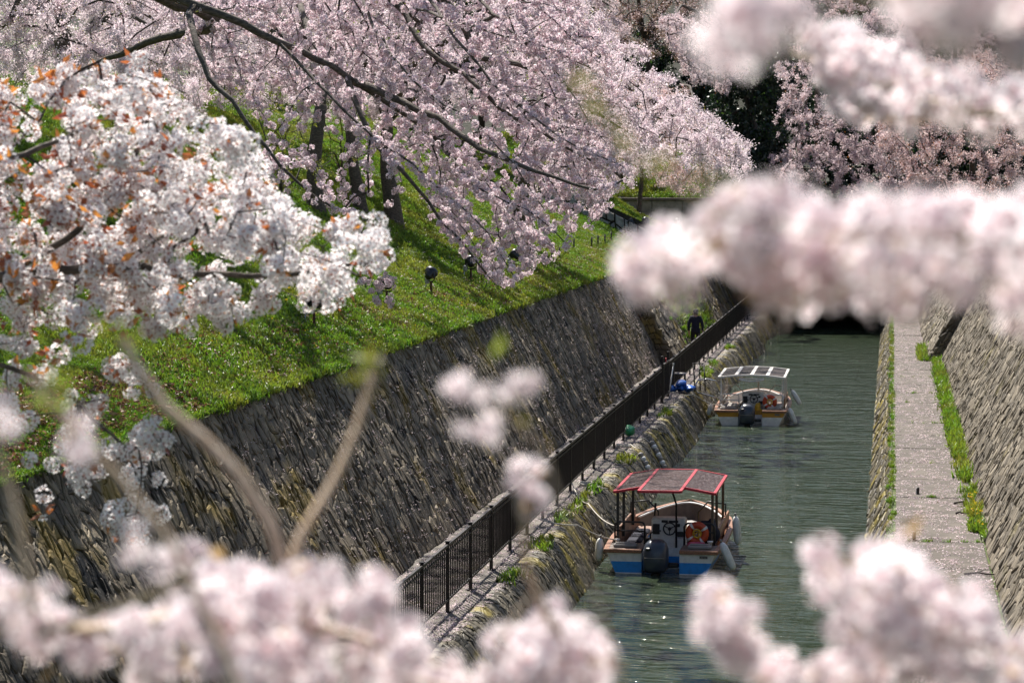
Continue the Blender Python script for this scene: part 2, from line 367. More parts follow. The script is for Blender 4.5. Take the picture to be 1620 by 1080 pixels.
def spray(rng, n, ext, r, mats, leaf_frac=0.0):
    """far-off bit of crown: many flat blossoms spread through a small volume"""
    V = []; F = []; A = []; I = []
    for k in range(n):
        c = rng.normal(0, .42, 3) * ext; d = rng.normal(size=3); d[2] += .5; d /= np.linalg.norm(d)
        a = np.cross(d, rng.normal(size=3)); a /= np.linalg.norm(a); b = np.cross(d, a); rr = r * rng.uniform(.7, 1.25)
        i = len(V); isl = rng.random() < leaf_frac
        for q in range(5): t = q * 2 * np.pi / 5; V.append(c + rr * (np.cos(t) * a * (.5 if isl else 1) + np.sin(t) * b) + d * rr * .25 * (q % 2)); A.append(rng.uniform(.3, 1))
        F.append(tuple(range(i, i + 5))); I.append(2 if isl else 0)
    return mesh(V, F, mats, I, attrs={'rad': ('POINT', A)})
def tuft(rng, n, h, w, mat, lean=.5, wid=.012):
    V = []; F = []; A = []
    for k in range(n):
        x, y = rng.normal(0, w, 2); t = rng.uniform(0, 7); hh = h * rng.uniform(.5, 1.15); dx, dy = math.cos(t), math.sin(t); le = rng.uniform(.1, lean) * hh
        i = len(V); V += [(x - dy * wid, y + dx * wid, -.01), (x + dy * wid, y - dx * wid, -.01), (x + dx * le * .35 + dy * wid * .8, y + dy * le * .35 - dx * wid * .8, hh * .6), (x + dx * le * .35 - dy * wid * .8, y + dy * le * .35 + dx * wid * .8, hh * .6), (x + dx * le, y + dy * le, hh)]
        A += [0, 0, .6, .6, 1]; F += [(i, i + 1, i + 2, i + 3), (i + 3, i + 2, i + 4)]
    return mesh(V, F, mat, attrs={'rad': ('POINT', A)})
RG = np.random.default_rng(7)
V_MID = variants('yoshino_cluster', [cluster(RG, 12, .035, .0205, [M['petal_pink'], M['calyx'], M['leaf_young']], fine=False) for _ in range(5)]
                 + [cluster(RG, 9, .034, .020, [M['petal_pink'], M['calyx'], M['leaf_young']], fine=False, leaves=2, LL=.03) for _ in range(1)])
V_WHITE = variants('white_cluster', [cluster(RG, 13, .042, .0235, [M['petal_white'], M['calyx'], M['leaf_bronze']], leaves=l, LL=.055) for l in (0, 0, 0, 1, 2, 3)])
V_BRONZE = variants('bronze_leaf', [cluster(RG, 2, .03, .02, [M['petal_white'], M['calyx'], M['leaf_bronze']], leaves=5, LL=.06) for _ in range(3)])
V_NEAR = variants('near_blossom', [cluster(RG, 6, .024, .018, [M['petal_near'], M['calyx'], M['leaf_near']], leaves=l, LL=.03) for l in (0, 0, 0, 0, 1)])
V_FAR = variants('far_spray', [spray(RG, 40, np.array([.20, .20, .10]), .027, [M['petal_far'], M['calyx'], M['leaf_bronze']], .05) for _ in range(5)])
V_MIDFAR = variants('midfar_spray', [spray(RG, 44, np.array([.17, .17, .09]), .023, [M['petal_pink'], M['calyx'], M['leaf_young']], .04) for _ in range(5)])
V_ROSE = variants('rose_spray', [spray(RG, 36, np.array([.20, .20, .12]), .026, [M['petal_rose'], M['calyx'], M['leaf_bronze']], .12) for _ in range(5)])
V_BROWN = variants('brown_spray', [spray(RG, 30, np.array([.22, .22, .16]), .024, [M['petal_rose'], M['calyx'], M['leaf_brown']], .75) for _ in range(4)])
V_DARK = variants('dark_leaf_spray', [spray(RG, 42, np.array([.30, .30, .22]), .06, [M['leaf_dark'], M['leaf_dark'], M['leaf_mid']], .12) for _ in range(4)])
V_GREEN = variants('green_leaf_spray', [spray(RG, 22, np.array([.14, .14, .10]), .022, [M['leaf_young'], M['leaf_young'], M['leaf_mid']], .3) for _ in range(4)])
V_GRASS = variants('grass_tuft', [tuft(RG, 14, .085, .08, M['grass'], .8, .011) for _ in range(6)])
V_WEED = variants('weed_tuft', [tuft(RG, 16, .22, .07, M['grass'], .9, .016) for _ in range(5)])
V_DRY = variants('dry_leaf_litter', [spray(RG, 7, np.array([.12, .12, .01]), .03, [M['dry'], M['dry'], M['dry']]) for _ in range(4)])
V_PETAL = variants('fallen_petal', [spray(RG, 7, np.array([.09, .09, .002]), .011, [M['petal_far'], M['petal_far'], M['dry']], .10) for _ in range(6)])
V_YELLOW = variants('dandelion', [spray(RG, 8, np.array([.05, .05, .03]), .022, [M['yellow'], M['yellow'], M['leaf_mid']], .3) for _ in range(3)])

# ------------------------------------------------------------------ growing branches
def resample(pts, step):
    pts = np.asarray(pts, float)
    # catmull-rom through the points
    q = np.vstack([2 * pts[0] - pts[1], pts, 2 * pts[-1] - pts[-2]]); out = []
    for i in range(len(pts) - 1):
        p0, p1, p2, p3 = q[i:i + 4]; n = max(2, int(np.linalg.norm(p2 - p1) / step) + 1)
        t = np.linspace(0, 1, n, endpoint=False)[:, None]
        out.append(.5 * (2 * p1 + (p2 - p0) * t + (2 * p0 - 5 * p1 + 4 * p2 - p3) * t ** 2 + (3 * p1 - p0 - 3 * p2 + p3) * t ** 3))
    return np.vstack(out + [pts[-1:]])
class Skeleton:
    def __init__(s): s.p = np.zeros((60000, 3)); s.n = 0; s.par = np.full(60000, -1); s.rmin = np.zeros(60000); s.chains = []; s.tipn = np.zeros(60000)
    def chain(s, pts, parent, r=None):
        idx = list(range(s.n, s.n + len(pts))); s.p[s.n:s.n + len(pts)] = pts
        s.par[s.n] = parent
        if len(pts) > 1: s.par[s.n + 1:s.n + len(pts)] = np.arange(s.n, s.n + len(pts) - 1)
        if r is not None: s.rmin[s.n:s.n + len(pts)] = r
        s.chains.append(([parent] if parent >= 0 else []) + idx); s.n += len(pts)
    def limb(s, pts, r0, r1, step=.3, attach=True, rng=None, jit=.0):
        q = resample(pts, step)
        if rng is not None and jit: q[1:-1] += rng.normal(0, jit, (len(q) - 2, 3))
        par = -1
        if attach and s.n: par = int(np.argmin(((s.p[:s.n] - q[0]) ** 2).sum(1))); 
        s.chain(q, par, np.linspace(r0, r1, len(q)))
    def grow(s, tips, rng, flow=None, bias=.5, step=.2, wander=.06, sag=.1, maxlen=None, lo=0):
        tips = np.asarray(tips, float)
        base = s.p[lo:s.n]
        dm = np.array([((base - t) ** 2).sum(1).min() for t in tips]); tips = tips[np.argsort(dm)]
        for t in tips:
            d = t - s.p[lo:s.n]; L = np.sqrt((d ** 2).sum(1)) + 1e-6
            cost = L if flow is None else L * (1 + bias * (1 - (d @ flow) / L))
            k = int(np.argmin(cost)) + lo; L0 = L[k - lo]
            if L0 < .06: continue
            m = max(1, int(L0 / step)); tt = (np.arange(1, m + 1) / m)[:, None]
            v = t - s.p[k]; side = np.cross(v, rng.normal(size=3)); side /= np.linalg.norm(side) + 1e-9
            q = s.p[k] + v * tt + side * (wander * L0 * np.sin(np.pi * tt)) + np.array([0, 0, 1.]) * sag * L0 * np.sin(np.pi * tt)
            if m > 1: q[:-1] += rng.normal(0, wander * step * .6, (m - 1, 3))
            s.chain(q, k); s.tipn[s.n - 1] = 1
    def radii(s, tip=.004, ex=.42):
        cnt = s.tipn[:s.n].copy()
        for i in range(s.n - 1, -1, -1):
            if s.par[i] >= 0: cnt[s.par[i]] += cnt[i]
        s.r = np.maximum(s.rmin[:s.n], tip * np.maximum(cnt, 1) ** ex)
        return s.r
    def tubes(s, rlo=0.0, rhi=9e9, seg=None, name='branch'):
        mb = MB()
        for ch in s.chains:
            r = s.r[ch]
            if len(ch) < 2: continue
            rr = r.copy()
            if s.rmin[ch[-1]] == 0 and s.par[ch[1]] == ch[0]: rr[0] = min(rr[0], rr[1] * 1.15)
            rm = rr.max()
            if rm < rlo or rm >= rhi: continue
            mb.tube(s.p[ch], rr, seg or (9 if rm > .08 else 6 if rm > .025 else 4 if rm > .008 else 3), caps=rm > .02)
        return mb
    def thin(s, thr, lo=0):
        i = np.arange(lo, s.n); i = i[(s.r[i] < thr) & (s.par[i] >= 0)]
        return i
    def flowers(s, rng, thr, per, off, lo=0):
        """points along the thin wood"""
        i = s.thin(thr, lo); L = np.linalg.norm(s.p[i] - s.p[s.par[i]], axis=1)
        k = rng.poisson(per * L)
        j = np.repeat(i, k); t = rng.random(len(j))[:, None]
        q = s.p[j] * t + s.p[s.par[j]] * (1 - t)
        d = rng.normal(size=(len(j), 3)); d[:, 2] -= .25; d /= np.linalg.norm(d, axis=1, keepdims=True)
        return q + d * off * rng.uniform(.3, 1.0, (len(j), 1))
def in_poly(x, y, poly):
    c = np.zeros(len(x), bool); n = len(poly); j = n - 1
    for i in range(n):
        xi, yi = poly[i]; xj, yj = poly[j]
        c ^= ((yi > y) != (yj > y)) & (x < (xj - xi) * (y - yi) / (yj - yi + 1e-12) + xi); j = i
    return c
def poly_tips(rng, poly, n, y0, y1, fy=None):
    a = np.array(poly, float); lo = a.min(0); hi = a.max(0); out = []
    while len(out) < n:
        x = rng.uniform(lo[0], hi[0], 4 * n); y = rng.uniform(lo[1], hi[1], 4 * n); m = in_poly(x, y, poly)
        for px, py in zip(x[m], y[m]):
            Y = rng.uniform(y0, y1) + (fy(px, py) if fy else 0); out.append(P(px, py, Y))
            if len(out) >= n: break
    return np.array(out)

# ------------------------------------------------------------------ setting: terrain, water, banks
WALL_BASE_L, WALL_TOP_L, PATH_Z, TOP_Z = -7.9, -9.5, 0.9, 4.12
STEP_Y = 84.0                                     # here both retaining walls step in towards the water
def sm(a, b, x): t = np.clip((x - a) / (b - a), 0, 1); return t * t * (3 - 2 * t)
def z_left(X, Y):
    a = -X
    z = TOP_Z + .5 * np.clip(a - 9.5, 0, 10) + .28 * np.clip(a - 19.5, 0, 60)
    z = z + .10 * np.sin(X * 1.3 + Y * .23) * sm(9.7, 11.5, a) + .07 * np.sin(Y * .7 + X * .5) * sm(9.7, 11.5, a)
    return z + .62 * sm(100.15, 100.4, Y) * (1 - sm(13.2, 17, a))
def grid(xs, ys, zf, mat, name, keep=None, **k):
    X, Y = np.meshgrid(xs, ys); Z = zf(X, Y); v = np.stack([X, Y, Z], -1).reshape(-1, 3); nx = len(xs); f = []
    for j in range(len(ys) - 1):
        for i in range(nx - 1):
            if keep is None or keep(.5 * (xs[i] + xs[i + 1]), .5 * (ys[j] + ys[j + 1])): f.append((j * nx + i, j * nx + i + 1, (j + 1) * nx + i + 1, (j + 1) * nx + i))
    return link(name, mesh(v, f, mat, smooth=True), None, **k)
ysl = np.concatenate([np.arange(-6, 100, 1.0), [100.1, 100.15, 100.4, 101, 103, 106, 109, 112, 113.4]])
grid(np.concatenate([np.arange(-60, -20, 2.0), np.arange(-20, -9.4, .4), [-9.42]]), ysl, z_left, M['soil'], 'embankment', kind='structure')
def z_hill(X, Y):
    z = 5.45 + .9 * sm(7.5, 9, -X) + .05 * np.clip(Y - 113.5, 0, None) + .42 * np.clip(Y - 152, 0, None) + .5 * np.sin(X * .21 + 1) * sm(125, 140, Y) + .05 * np.clip(np.abs(X + 3) - 8, 0, 40)
    z = z + np.clip(.30 * (Y - 113.5), 0, 2.4) * sm(6.5, 9, -X) * (1 - sm(19, 24, -X))
    return z
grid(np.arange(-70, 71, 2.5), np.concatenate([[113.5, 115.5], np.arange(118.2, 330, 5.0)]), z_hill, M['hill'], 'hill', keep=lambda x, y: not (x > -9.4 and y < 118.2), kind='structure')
grid(np.array([3.28, 4, 6, 10, 20, 40, 75]), np.arange(-6, 119, 5.0), lambda X, Y: 4.2 + .08 * np.clip(X - 3.3, 0, 20) + 0 * Y, M['soil'], 'ground', kind='structure')
# water and bed
link('water', mesh([(-5.75, -8, 0), (0.2, -8, 0), (0.2, 150, 0), (-5.75, 150, 0)], [(0, 1, 2, 3)], M['water']), kind='structure')
link('canal_bed', mesh([(-9, -8, -.9), (3, -8, -.9), (3, 150, -.9), (-9, 150, -.9)], [(0, 1, 2, 3)], M['mortar']), kind='structure')

# left quay: slabs of path plus a rubble face that rounds over into the water
def bulge(Y): return .05 * np.sin(Y * .55 + .6) + .09 * np.tanh(4 * np.sin(Y * .52 - 1.0)) - .02
yq = np.arange(-6, 119, 1.0)
def wall_step_l(Y): return np.where(Y > STEP_Y, .55, 0.0)
xs = np.array([-8.4, -7.4, -6.6, -6.12])
grid(xs, yq, lambda X, Y: PATH_Z + .012 * np.sin(Y * 1.7 + X * 2) + 0 * X, M['concrete'], 'path', kind='structure')

def cells(u0, u1, v0, v1, du, dv, rng, ju=.22, jv=.24):
    """shared-corner six-sided stones in rows; returns (n, 6, 2) corners"""
    nr = max(1, int(round((v1 - v0) / dv))); nk = int((u1 - u0) / (du / 2) * 1.06) + 6
    U = u0 - du / 2 + np.cumsum(rng.lognormal(0, .38, nk)) * du / 2 * .93; rh = np.concatenate([[0], np.cumsum(rng.uniform(.6, 1.5, nr))]); rh /= rh[-1]; B = np.zeros((nr + 1, nk, 2))
    for r in range(nr + 1):
        B[r, :, 0] = U + rng.normal(0, ju * du * .5, nk); B[r, :, 1] = v0 + (v1 - v0) * rh[r] + (rng.normal(0, jv * dv, nk) if 0 < r < nr else 0)
    out = []
    for r in range(nr):
        k = np.arange(r % 2, nk - 2, 2)
        out.append(np.stack([B[r, k], B[r, k + 1], B[r, k + 2], B[r + 1, k + 2], B[r + 1, k + 1], B[r + 1, k]], 1))
    out = np.concatenate(out); return out[(out[:, :, 0].mean(1) > u0) & (out[:, :, 0].mean(1) < u1)]
def stones(parent, uv, surf_f, mat, rng, gap=.014, proud=.05, view=True, n_parts=300, lip=.02, name='stone', ymin=26):
    """every stone is its own solid; the ones that show largest are objects of their own"""
    n = len(uv); c = uv.mean(1, keepdims=True); d = uv - c; L = np.linalg.norm(d, axis=2, keepdims=True)
    base = c + d * np.clip(1 - gap / L, .5, 1); inner = c + d * np.clip(1 - (gap + .035) / L, .3, 1)
    h = rng.uniform(.25, 1, (n, 1)) ** 1.3 * proud; tilt = rng.normal(0, .05, (n, 2))
    tl = (d * tilt[:, None]).sum(2)
    def at(q, hh): return surf_f(q[..., 0], q[..., 1], hh)
    r0 = at(base, np.full((n, 6), -.05)); r1 = at(base, h + tl); r2 = at(inner, h + tl + lip)
    V = np.concatenate([r0, r1, r2], 1)                       # n,18,3
    F = [(i, (i + 1) % 6, 6 + (i + 1) % 6, 6 + i) for i in range(6)] + [(6 + i, 6 + (i + 1) % 6, 12 + (i + 1) % 6, 12 + i) for i in range(6)] + [tuple(range(12, 18))]
    sh = rng.random(n)
    pc = V.mean(1); pr = proj(pc)
    nr_ = np.cross(r2[:, 2] - r2[:, 0], r2[:, 4] - r2[:, 0]); ar = np.abs(((C0 - pc) * nr_).sum(1)) / np.linalg.norm(C0 - pc, axis=1) / pr[:, 2] ** 2
    vis = (pr[:, 0] > 0) & (pr[:, 0] < 1620) & (pr[:, 1] > 0) & (pr[:, 1] < 1080) & (pc[:, 1] > ymin)
    order = np.argsort(-np.where(vis, ar, -1)); parts = order[:n_parts] if vis.sum() else []
    for i in parts:
        if not vis[i]: continue
        me = mesh(V[i] - pc[i], F, mat, attrs={'shade': ('POINT', np.full(18, sh[i]))}); link(name, me, parent, loc=pc[i])
    rest = np.setdiff1d(np.arange(n), parts)
    VV = V[rest].reshape(-1, 3); FF = [tuple(q + 18 * k for q in f) for k in range(len(rest)) for f in F]
    link('rubble_' + name, mesh(VV, FF, mat, attrs={'shade': ('POINT', np.repeat(sh[rest], 18))}), parent, kind='stuff')

rg = np.random.default_rng(3)
# left retaining wall ------------------------------------------------------
lw = empty('retaining_wall', (0, 0, 0), label='tall battered rubble retaining wall below the grass bank on the left', cat='wall')
hL = TOP_Z - PATH_Z + .02; kL = (WALL_BASE_L - WALL_TOP_L) / hL
nL = np.array([hL, 0, (WALL_BASE_L - WALL_TOP_L)]); nL /= np.linalg.norm(nL); SL = math.hypot(hL, WALL_BASE_L - WALL_TOP_L)
def wl_near(u, v, h):
    wob = .05 * np.sin(u * .9 + v * 2) + .04 * np.sin(u * 2.3 - v * 1.7)
    return np.stack([WALL_BASE_L - kL * hL * v / SL + nL[0] * (h + wob * .5), u + 0 * v, PATH_Z - .02 + hL * v / SL + nL[2] * (h + wob * .5)], -1)
def wl_far(u, v, h):
    q = wl_near(u, v, h); q[..., 0] += .55 * (1 - .3 * v / SL); return q
stones(lw, cells(22, STEP_Y, 0, SL, .145, .21, rg, .42, .36), wl_near, M['stone'], rg, proud=.042, gap=.006, lip=.012, ymin=30)
stones(lw, cells(STEP_Y, 118, 0, SL, .40, .30, rg), wl_far, M['stone'], rg, proud=.05, n_parts=0, name='stone')
b_ = MB()
b_.add([(WALL_BASE_L - .03, -6, PATH_Z - .1), (WALL_BASE_L - .03, 118, PATH_Z - .1), (WALL_TOP_L - .03, 118, TOP_Z - .03), (WALL_TOP_L - .03, -6, TOP_Z - .03)], [(0, 1, 2, 3)])
b_.add([(WALL_BASE_L + .52, STEP_Y, PATH_Z - .1), (WALL_BASE_L + .52, 118, PATH_Z - .1), (WALL_TOP_L + .35, 118, TOP_Z - .03), (WALL_TOP_L + .35, STEP_Y, TOP_Z - .03)], [(0, 1, 2, 3)])
b_.add([(WALL_BASE_L - .1, STEP_Y, PATH_Z - .1), (WALL_BASE_L + .56, STEP_Y, PATH_Z - .1), (WALL_TOP_L + .39, STEP_Y, TOP_Z - .02), (WALL_TOP_L - .1, STEP_Y, TOP_Z - .02)], [(0, 1, 2, 3)])
b_.add([(WALL_TOP_L - .15, STEP_Y, TOP_Z + .01), (WALL_TOP_L + .42, STEP_Y, TOP_Z + .01), (WALL_TOP_L + .42, 118, TOP_Z + .01), (WALL_TOP_L - .15, 118, TOP_Z + .01)], [(0, 1, 2, 3)])
b_.build('mortar_bed', M['mortar'], lw)
def step_l(u, v, h): return np.stack([WALL_BASE_L - .05 + u + (WALL_TOP_L - WALL_BASE_L) * v / SL * .97, STEP_Y - .02 - h, PATH_Z - .02 + hL * v / SL], -1)
stones(lw, cells(0, .62, 0, SL, .21, .24, rg), step_l, M['stone'], rg, proud=.06, n_parts=0)
# right retaining wall -----------------------------------------------------
RW_B, RW_T, RZ = 1.70, 3.32, 1.0
rw = empty('retaining_wall', (0, 0, 0), label='sunlit pale rubble retaining wall rising beside the right walkway', cat='wall')
hR = 3.2; SR = math.hypot(hR, RW_T - RW_B); nR = np.array([-hR, 0, RW_T - RW_B]); nR /= np.linalg.norm(nR)
def wr(u, v, h):
    o = np.where(u > STEP_Y + 1, -.42, 0.)
    return np.stack([RW_B + o * (1 - .2 * v / SR) + (RW_T - RW_B) * v / SR + nR[0] * h, u + 0 * v, RZ - .02 + hR * v / SR + nR[2] * h], -1)
stones(rw, cells(26, STEP_Y + 1, 0, SR, .17, .22, rg, .42, .36), wr, M['stone_pale'], rg, proud=.035, gap=.005, lip=.010)
stones(rw, cells(STEP_Y + 1.2, 118, 0, SR, .4, .3, rg), wr, M['stone_pale'], rg, proud=.05, n_parts=0)
b_ = MB()
b_.add([(RW_B + .04, -6, RZ - .1), (RW_B + .04, 118, RZ - .1), (RW_T + .04, 118, RZ + hR - .03), (RW_T + .04, -6, RZ + hR - .03)], [(0, 1, 2, 3)])
b_.add([(RW_B - .38, STEP_Y + 1, RZ - .1), (RW_B - .38, 118, RZ - .1), (RW_T - .29, 118, RZ + hR - .03), (RW_T - .29, STEP_Y + 1, RZ + hR - .03)], [(0, 1, 2, 3)])
b_.add([(RW_B - .42, STEP_Y + 1, RZ - .1), (RW_B + .3, STEP_Y + 1, RZ - .1), (RW_T + .2, STEP_Y + 1, RZ + hR), (RW_T - .33, STEP_Y + 1, RZ + hR)], [(0, 1, 2, 3)])
b_.add([(RW_T - .34, STEP_Y + 1, RZ + hR + .01), (RW_T + .3, STEP_Y + 1, RZ + hR + .01), (RW_T + .3, 118, RZ + hR + .01), (RW_T - .34, 118, RZ + hR + .01)], [(0, 1, 2, 3)])
b_.build('mortar_bed', M['mortar_pale'], rw)
def step_r(u, v, h): return np.stack([RW_B - .44 + u + (RW_T - RW_B) * v / SR * 1.03, STEP_Y + .98 - h, RZ - .02 + hR * v / SR], -1)
stones(rw, cells(0, .5, 0, SR, .2, .22, rg), step_r, M['stone_pale'], rg, proud=.05, n_parts=0)
# left quay face -----------------------------------------------------------
qw = empty('quay_wall', (0, 0, 0), label='mossy yellow-brown rubble quay edge rounding down into the water on the left', cat='wall')
prof = np.array([(-6.22, .905), (-6.06, .905), (-5.92, .86), (-5.80, .74), (-5.68, .55), (-5.55, .33), (-5.40, .05), (-5.22, -.35)])
pl_ = np.concatenate([[0], np.cumsum(np.linalg.norm(np.diff(prof, axis=0), axis=1))])
pn = np.gradient(prof, axis=0); pn = np.stack([-pn[:, 1], pn[:, 0]], 1); pn /= np.linalg.norm(pn, axis=1, keepdims=True)
def wq(u, v, h):
    x = np.interp(v, pl_, prof[:, 0]); z = np.interp(v, pl_, prof[:, 1]); nx = np.interp(v, pl_, pn[:, 0]); nz = np.interp(v, pl_, pn[:, 1])
    w = np.interp(v, pl_, [0, .6, 1, 1, 1, 1, 1, 1])
    return np.stack([x + bulge(u) * w + nx * h * .8, u + 0 * v, z + nz * h * .8 * np.clip(v * 4, .3, 1)], -1)
stones(qw, cells(22, 118, .02, pl_[-1], .13, .18, rg, .4, .36), wq, M['stone_moss'], rg, proud=.02, gap=.006, lip=.009)
yy = np.arange(-6, 118.1, 1.0); uu, vv = np.meshgrid(yy, pl_); bv = wq(uu, vv, np.full(uu.shape, -.02)).reshape(-1, 3); nY = len(yy)
link('mortar_bed', mesh(bv, [(j * nY + i, j * nY + i + 1, (j + 1) * nY + i + 1, (j + 1) * nY + i) for j in range(len(pl_) - 1) for i in range(nY - 1)], M['stone_moss']), qw)
# right low wall + walkway ---------------------------------------------------
qr = empty('quay_wall', (0, 0, 0), label='low stone quay edge between the water and the right walkway', cat='wall')
def wqr(u, v, h): return np.stack([.06 - .56 * v / 1.3 - h * .85, u + 0 * v, RZ - .02 - 1.15 * v / 1.3 + .3 * h], -1)
stones(qr, cells(20, 118, 0, 1.3, .45, .24, rg), wqr, M['stone_moss'], rg, proud=.03, n_parts=200, ymin=30)
link('mortar_bed', mesh([(.08, -6, RZ - .02), (.08, 118, RZ - .02), (-.52, 118, -.2), (-.52, -6, -.2)], [(0, 3, 2, 1)], M['mortar']), qr)
wk = link('walkway', mesh([(0.05, -6, RZ - .03), (1.9, -6, RZ - .03), (1.9, 118, RZ - .03), (.05, 118, RZ - .03)], [(0, 1, 2, 3)], M['soil']), kind='structure')
y = 28.0; k = 0
slab_me = []
for q in range(4):
    m_ = MB(); m_.box((0, 0, 0), (1.50, 2.90 + .0 * q, .06), bev=.012); slab_me.append(m_.me(M['slab']))
while y < 117:
    link('slab', slab_me[k % 4], wk, loc=(.90 + rg.normal(0, .008), y + 1.475, RZ - .012 + rg.normal(0, .004)), rot=(rg.normal(0, .002), rg.normal(0, .003), 0)); y += 2.95; k += 1

# tunnel portal ---------------------------------------------------------------
tp = empty('tunnel_portal', (-2.9, 118, 0), label='dark arched canal tunnel mouth in a stone headwall at the far end', cat='tunnel')
cx_, hw, sp_ = 0.0, 2.42, 2.0
arc = [(hw * math.cos(t), sp_ + hw * math.sin(t)) for t in np.linspace(0, math.pi, 17)]
outer = [(6.4, -.9), (6.4, 6.5), (-7.2, 6.5), (-7.2, -.9)]
m_ = MB()
# headwall as strips round the arch
for i in range(16):
    (x0, z0), (x1, z1) = arc[i], arc[i + 1]
    m_.add([(x0, 0, z0), (x1, 0, z1), (x1, 0, 5.5), (x0, 0, 5.5)], [(0, 1, 2, 3)])
m_.add([(hw, 0, -.9), (6.4, 0, -.9), (6.4, 0, 5.5), (hw, 0, 5.5)], [(0, 1, 2, 3)]); m_.add([(-hw, 0, -.9), (-hw, 0, 5.5), (-7.2, 0, 5.5), (-7.2, 0, -.9)], [(0, 1, 2, 3)])
m_.build('headwall', M['stone'], tp)
m_ = MB(); full = [(hw, -.9)] + arc + [(-hw, -.9)]
v = [(x, yv, z) for yv in (0, 32) for x, z in full]; nn = len(full)
m_.add(v, [(i, i + 1, nn + i + 1, nn + i) for i in range(nn - 1)] + [tuple(range(nn, 2 * nn))]); m_.build('barrel', M['mortar'], tp)
for i in range(16):
    t0, t1 = np.pi * (i + .04) / 16, np.pi * (i + .96) / 16; m_ = MB()
    poly = [(hw * math.cos(t0), sp_ + hw * math.sin(t0)), ((hw + .5) * math.cos(t0), sp_ + (hw + .5) * math.sin(t0)), ((hw + .5) * math.cos(t1), sp_ + (hw + .5) * math.sin(t1)), (hw * math.cos(t1), sp_ + hw * math.sin(t1))]
    m_.prism(poly, 1, -.12, .05); m_.build('voussoir', M['block'], tp)
m_ = MB(); m_.box((-.4, .1, 5.55), (13.8, .8, .3), bev=.04); m_.build('coping', M['block'], tp)

# low wall of big blocks stepping down the grass, and the concrete wall behind it -----
bw = empty('block_wall', (0, 0, 0), label='low dark dry-stone wall of big blocks running down the grass bank', cat='wall')
def bwf(u, v, h):
    base = TOP_Z + .5 * np.clip(-(u) - 9.5, 0, 10) - .12
    return np.stack([u + .02 * v, 100.02 - h + .25 * v, base + v], -1)
stones(bw, cells(-14.6, -8.9, 0, .95, .42, .30, rg, .2, .2), bwf, M['block'], rg, proud=.16, gap=.045, lip=.04, n_parts=300)
link('mortar_bed', mesh([(-14.6, 100.07, 6.3), (-8.9, 100.07, 3.9), (-8.9, 100.3, 4.95), (-14.6, 100.3, 7.5)], [(0, 1, 2, 3)], M['mortar']), bw)
cw = empty('concrete_wall', (-10.6, 113, 4), label='weathered grey concrete wall on the grass behind the thin-trunked tree', cat='wall')
for i in range(4):
    m_ = MB(); m_.box((-2.6 + i * 1.42, 0, 1.05), (1.40, .3, 2.5), bev=.015); m_.build('panel', M['block'], cw)
m_ = MB(); m_.box((-.45, -.02, 2.36), (5.9, .42, .14), bev=.02); m_.build('coping', M['concrete'], cw)
m_ = MB(); m_.box((2.5, 2.6, 1.0), (.3, 5.0, 2.4)); m_.build('return_panel', M['block'], cw)

# ------------------------------------------------------------------ fence
FX = -6.5
fence = empty('railing', (FX, 0, PATH_Z), label='long dark brown metal railing of close bars along the left path', cat='railing')
m_ = MB(); m_.box((0, 0, .53), (.055, .055, 1.06), bev=.008); m_.box((0, 0, 1.075), (.075, .075, .02)); m_.box((0, 0, .012), (.10, .10, .02)); post_me = m_.me(M['iron'])
m_ = MB(); m_.box((0, 1, 1.02), (.045, 1.94, .04)); m_.box((0, 1, .20), (.035, 1.94, .035)); m_.box((0, 1, .93), (.03, 1.94, .02))
nb = 13
for i in range(nb): m_.box((0, .03 + 1.94 * (i + .5) / nb, .61), (.022, .011, .80))
panel_me = m_.me(M['iron'])
y0 = 31.24; npan = 43
for i in range(npan + 1): link('post', post_me, fence, loc=(0, y0 + 2 * i, 0))
for i in range(npan):
    if i == 19: continue                                           # the gate stands here
    link('bar_panel', panel_me, fence, loc=(0, y0 + 2 * i, 0))
gy = y0 + 38
gate = empty('gate', (FX, gy, PATH_Z), label='dark iron gate in the railing beside the blue bundles', cat='gate')
for dy in (.06, 1.94):
    m_ = MB(); m_.box((.02, dy, .68), (.07, .07, 1.36), bev=.008); m_.build('post', M['iron'], gate)
m_ = MB(); m_.box((.05, 1, 1.1), (.04, 1.7, .04)); m_.box((.05, 1, .15), (.04, 1.7, .04)); m_.box((.05, .2, .62), (.04, .04, .95)); m_.box((.05, 1.8, .62), (.04, .04, .95)); m_.build('frame', M['iron'], gate)
m_ = MB()
for i in range(10): m_.box((.05, .25 + 1.5 * (i + .5) / 10, .62), (.022, .011, .92))
m_.build('bars', M['iron'], gate)
m_ = MB(); m_.box((.10, .34, 1.22), (.04, .10, .13), bev=.01); m_.build('sign_plate', M['red'], gate)

# ------------------------------------------------------------------ boats
ST = np.array([0, .55, 1.5, 3.0, 4.2, 5.1, 5.75, 6.1])
GW = np.array([1.04, 1.07, 1.10, 1.09, .97, .68, .30, .012])     # half beam at the gunwale
WW = np.array([.86, .90, .93, .90, .76, .44, .14, .02])         # half beam at the water
GZ = np.array([.46, .46, .47, .48, .51, .55, .59, .61])         # gunwale height
def side(y, f, sgn):
    """point on the outer side; f: 0 keel line, 1 gunwale"""
    g = np.interp(y, ST, GW); w = np.interp(y, ST, WW); z = np.interp(y, ST, GZ)
    zz = -.22 + (z + .22) * f
    fl = (zz + .22) / (z + .22)
    return np.array([sgn * (w * .86 + (g - w * .86) * fl ** .9), y, zz])
def band(f0, f1, sgn, ys, off=0.0):
    v = []; n = len(ys)
    for f in (f0, f1):
        for y in ys:
            q = side(y, f, sgn); q[0] += sgn * off; v.append(q)
    fc = [(i, i + 1, n + i + 1, n + i) for i in range(n - 1)]
    return v, [tuple(reversed(q)) for q in fc] if sgn > 0 else fc
YS = np.concatenate([[0], np.linspace(.25, 6.1, 26)])
